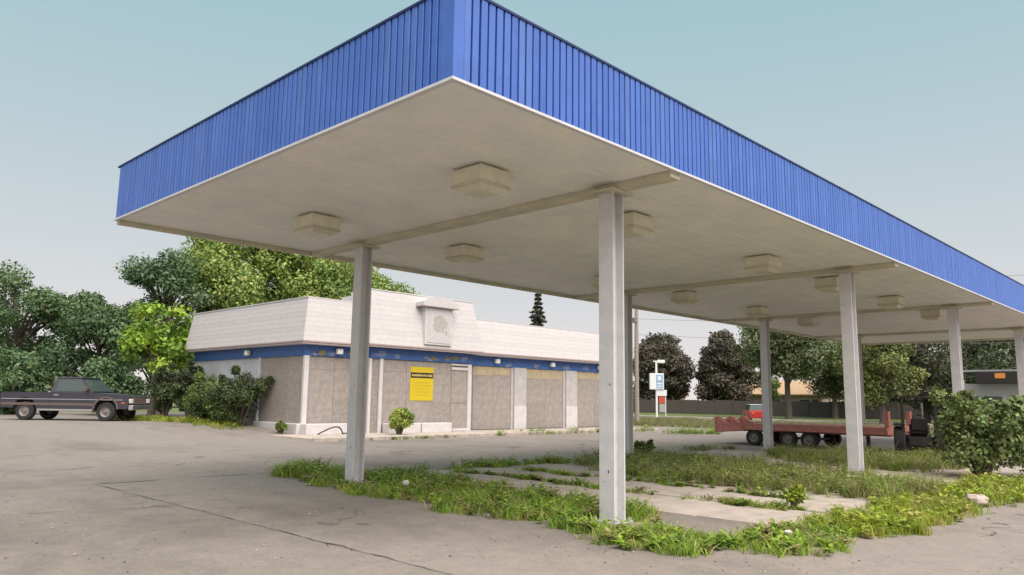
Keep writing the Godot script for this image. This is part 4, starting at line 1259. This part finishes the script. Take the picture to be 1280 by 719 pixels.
# ------------------------------------------------------------------ street things
func street_things() -> void:
	# utility pole and wires
	var t := thing("utility_pole", "grey wooden utility pole right of the shop", "utility pole", Vector3(39.6, 0, -25.55))
	var st := new_st()
	tube(st, [Vector3(0, -0.3, 0), Vector3(0, 5, 0), Vector3(0.05, 10.2, 0.02)], [0.16, 0.14, 0.10], 10)
	obj("shaft", st, M.pole_wood, t)
	box("crossarm", M.pole_wood, t, -0.06, 0.06, 9.4, 9.52, -1.2, 1.2, 0.01)
	for z in [-1.05, -0.4, 0.4, 1.05]:
		st = new_st()
		tube(st, [Vector3(0, 9.52, z), Vector3(0, 9.7, z)], [0.045, 0.03], 8)
		obj("insulator", st, M.rim_grey, t)
	box("junction_box", M.rim_grey, t, -0.32, -0.12, 6.9, 7.25, -0.12, 0.12, 0.02)
	var labels := ["upper overhead wire from the utility pole across the trees", "middle overhead wire from the utility pole across the trees", "lowest overhead wire from the utility pole across the trees"]
	var ends := [[9.7, -1.05, 9.2], [7.2, 0.0, 6.9], [6.1, 0.0, 5.8]]
	for i in 3:
		st = new_st()
		var path := []
		var rad := []
		for k in 15:
			var f := k / 14.0
			path.append(Vector3(39.6 + 4.8 * f, lerpf(ends[i][0], ends[i][2], f) - sin(PI * f) * 1.2, -25.55 + ends[i][1] + 48.0 * f))
			rad.append(0.011)
		tube(st, path, rad, 5)
		tag(obj("overhead_wire", st, M.wire, self), labels[i], "wire", "overhead wires along the street")
	t = thing("utility_pole", "second utility pole farther along the street", "utility pole", Vector3(44.4, 0, 22.2))
	st = new_st()
	tube(st, [Vector3(0, -0.3, 0), Vector3(0, 5, 0), Vector3(0, 10.2, 0)], [0.16, 0.14, 0.10], 10)
	obj("shaft", st, M.pole_wood, t)
	box("crossarm", M.pole_wood, t, -0.06, 0.06, 9.05, 9.17, -1.2, 1.2, 0.01)
	# street sign with lamp
	t = thing("pole_sign", "white and pale blue pole sign with a lamp on top across the street", "sign", Vector3(52.6, 0, -32.5), -0.83)
	box("post", M.sign_white, t, -0.10, 0.06, -0.1, 5.0, -0.08, 0.08, 0.01)
	var cab := box("cabinet", M.sign_white, t, -0.62, 0.60, 2.55, 3.95, -0.2, 0.2, 0.03)
	box("panel", M.sign_blue, cab, -0.06, 0.5, 2.68, 3.82, 0.201, 0.215)
	box("panel_emblem", M.sign_white, cab, 0.06, 0.36, 3.35, 3.7, 0.216, 0.224)
	box("panel_line", M.sign_white, cab, 0.0, 0.44, 3.0, 3.12, 0.216, 0.224)
	box("panel_line", M.sign_white, cab, 0.0, 0.44, 2.78, 2.88, 0.216, 0.224)
	box("rider_board", M.sign_white, t, -0.05, 0.85, 2.0, 2.52, -0.1, 0.1, 0.02)
	box("red_board", M.sign_red, t, 0.16, 0.72, 1.35, 1.98, -0.06, 0.06, 0.02)
	box("lower_board", M.far_grey, t, 0.2, 0.7, 0.6, 1.32, -0.05, 0.05, 0.02)
	box("side_post", M.sign_white, t, 0.72, 0.78, 0.0, 2.0, -0.04, 0.04)
	box("lamp_arm", M.sign_white, t, -0.3, 0.3, 4.95, 5.05, -0.05, 0.05, 0.01)
	box("lamp_head", M.lamp_white, t, 0.05, 0.72, 4.84, 5.12, -0.16, 0.16, 0.05)
	# fence and houses across the street
	t = thing("board_fence", "dark board fence behind the trees across the street", "fence", Vector3(84.0, 0, -52.0))
	var k := 0
	var z := -14.0
	while z < 34.0:
		box("fence_panel", M.dark_boards, t, -0.04, 0.04, 0.0, 1.75 + 0.05 * (k % 2), z + 0.03, z + 2.37, 0.01)
		box("fence_post", M.dark_boards, t, -0.1, 0.06, 0.0, 1.95, z - 0.06, z + 0.03, 0.01)
		z += 2.4
		k += 1
	house(Vector3(104.0, 0, -46.0), 14.0, "tan roofed low house behind the pale green tree", M.tan_roof, M.tan_wall, 2.7, 4.9)
	house(Vector3(110.0, 0, -74.0), 9.0, "small tan house showing between the purple trees", M.tan_roof, M.tan_wall, 2.5, 4.0)
	t = thing("low_building", "low grey building with dark overhang behind the big bush", "building", Vector3(66.0, 0, -7.0), 0.0)
	box("wall", M.far_grey, t, 0.0, 6.0, 0.0, 3.3, -5.6, 9.0)
	var ov := box("overhang", M.machine_black, t, -0.9, 6.2, 3.3, 4.25, -4.0, 9.2, 0.04)
	box("roof_slab", M.far_grey, t, -0.3, 6.3, 4.251, 4.4, -5.8, 9.3)
	box("sign_panel", M.orange_sign, ov, -0.94, -0.901, 3.7, 4.1, -2.6, -1.9)
	box("window", M.glass_dark, t, -0.03, -0.001, 1.0, 2.3, -4.6, -2.4)
	box("door", M.dark_boards, t, -0.04, -0.001, 0.0, 2.2, -1.6, -0.6)

func house(at: Vector3, length: float, label: String, roof: Material, wall: Material, eave: float, ridge: float) -> void:
	var t := thing("house", label, "house", at, 0.0, "houses across the street")
	box("wall", wall, t, 0.0, 8.0, 0.0, eave, -length / 2, length / 2)
	var st := new_st()
	var poly := PackedVector2Array([Vector2(-0.6, eave + 0.001), Vector2(8.6, eave + 0.001), Vector2(8.6, eave + 0.15), Vector2(4.0, ridge), Vector2(-0.6, eave + 0.15)])
	prism(st, poly, -length / 2 - 0.5, length / 2 + 0.5)
	obj("roof", st, roof, t)
	for k in 3:
		var z := -length * 0.34 + k * length * 0.3
		var w := box("window", M.sign_white, t, -0.05, -0.001, 1.0, 2.2, z, z + 1.6)
		box("pane", M.glass_dark, w, -0.07, -0.051, 1.08, 2.12, z + 0.08, z + 1.52)
	box("door", M.dark_boards, t, -0.05, -0.001, 0.0, 2.1, length * 0.4, length * 0.4 + 0.9)

# ------------------------------------------------------------------ odds and ends
func crumple(at: Vector3, r: float, called: String, label: String, category: String, m: Material, flat: float) -> void:
	var st := new_st()
	var c := Vector3(0, r * flat, 0)
	var ring := []
	for j in 4:
		var row := []
		for k in 9:
			var a := TAU * k / 9
			var e := -0.9 + 1.8 * j / 3.0
			row.append(c + Vector3(cos(a) * cos(e), sin(e) * flat, sin(a) * cos(e)) * r * rng.randf_range(0.82, 1.12))
		ring.append(row)
	for j in 3:
		for k in 9:
			face(st, [ring[j][k], ring[j][(k + 1) % 9], ring[j + 1][(k + 1) % 9]], c)
			face(st, [ring[j][k], ring[j + 1][(k + 1) % 9], ring[j + 1][k]], c)
	face(st, ring[3], c)
	face(st, ring[0], c)
	tag(obj(called, st, m, self, at), label, category)

func gravel() -> void:
	# loose grit and bits of broken paving
	var st := new_st()
	var pts := []
	for k in 6:
		var a := TAU * k / 6
		pts.append(Vector3(cos(a), 0.0, sin(a)) * rng.randf_range(0.7, 1.1))
	for k in 6:
		face(st, [pts[k], pts[(k + 1) % 6], Vector3(0.1, 0.7, -0.1)], Vector3(0, -0.5, 0))
	var mesh := mesh_of(st)
	var spots := []
	for i in 9000:
		var q := Vector2(rng.randf_range(-6.0, 14.0), rng.randf_range(-18.0, 5.0))
		if i < 5000:
			q = Vector2(rng.randf_range(-3.5, 5.0), rng.randf_range(-9.0, 4.5))
		if bumps.get_noise_2d(q.x * 25 + 13, q.y * 25) < rng.randf_range(-0.35, 0.3):
			continue
		spots.append([Vector3(q.x, 0.006, q.y), 0.006 + 0.012 * pow(rng.randf(), 4.0)])
	var t := thing("gravel", "loose grit scattered over the asphalt", "gravel")
	t.set_meta("kind", "stuff")
	scatter("stones", t, mesh, spots, [Color(0.16, 0.14, 0.125), Color(0.32, 0.29, 0.26), Color(0.11, 0.095, 0.08), Color(0.24, 0.21, 0.18)], 0.7, 1.3)
	t.get_child(0).material_override = M.grit

func odds() -> void:
	gravel()
	crumple(Vector3(3.62, 0.12, -5.05), 0.06, "litter", "crumpled white paper lying in the long weed strip", "litter", M.paper, 0.8)
	crumple(Vector3(3.25, 0.03, -1.45), 0.065, "litter", "pale scrap of litter beside the front column's foot", "litter", M.paper, 0.45)
	crumple(Vector3(3.0, 0.0, -6.95), 0.06, "stone_chip", "flat pale stone at the end of the weed strip", "stone", M.concrete, 0.4)
	crumple(Vector3(4.45, 0.03, 0.95), 0.05, "litter", "small white scrap in the curved weed strip", "litter", M.paper, 0.6)
	crumple(Vector3(9.35, 0.0, 1.72), 0.17, "concrete_lump", "broken grey concrete lump at the end of the yellow weeds", "concrete", M.concrete_worn, 0.6)
	var st := new_st()
	var path := []
	var rad := []
	for k in 19:
		var f := k / 18.0
		path.append(Vector3(11.4 + 1.7 * f, 0.14 + 0.28 * sin(PI * clampf(f * 1.5, 0.0, 1.0)), -20.2 + 0.35 * sin(f * 5.0)))
		rad.append(0.028)
	tube(st, path, rad, 6)
	tag(obj("rubber_hose", st, M.hose, self), "black hose looping over the sidewalk by the shop corner", "hose")
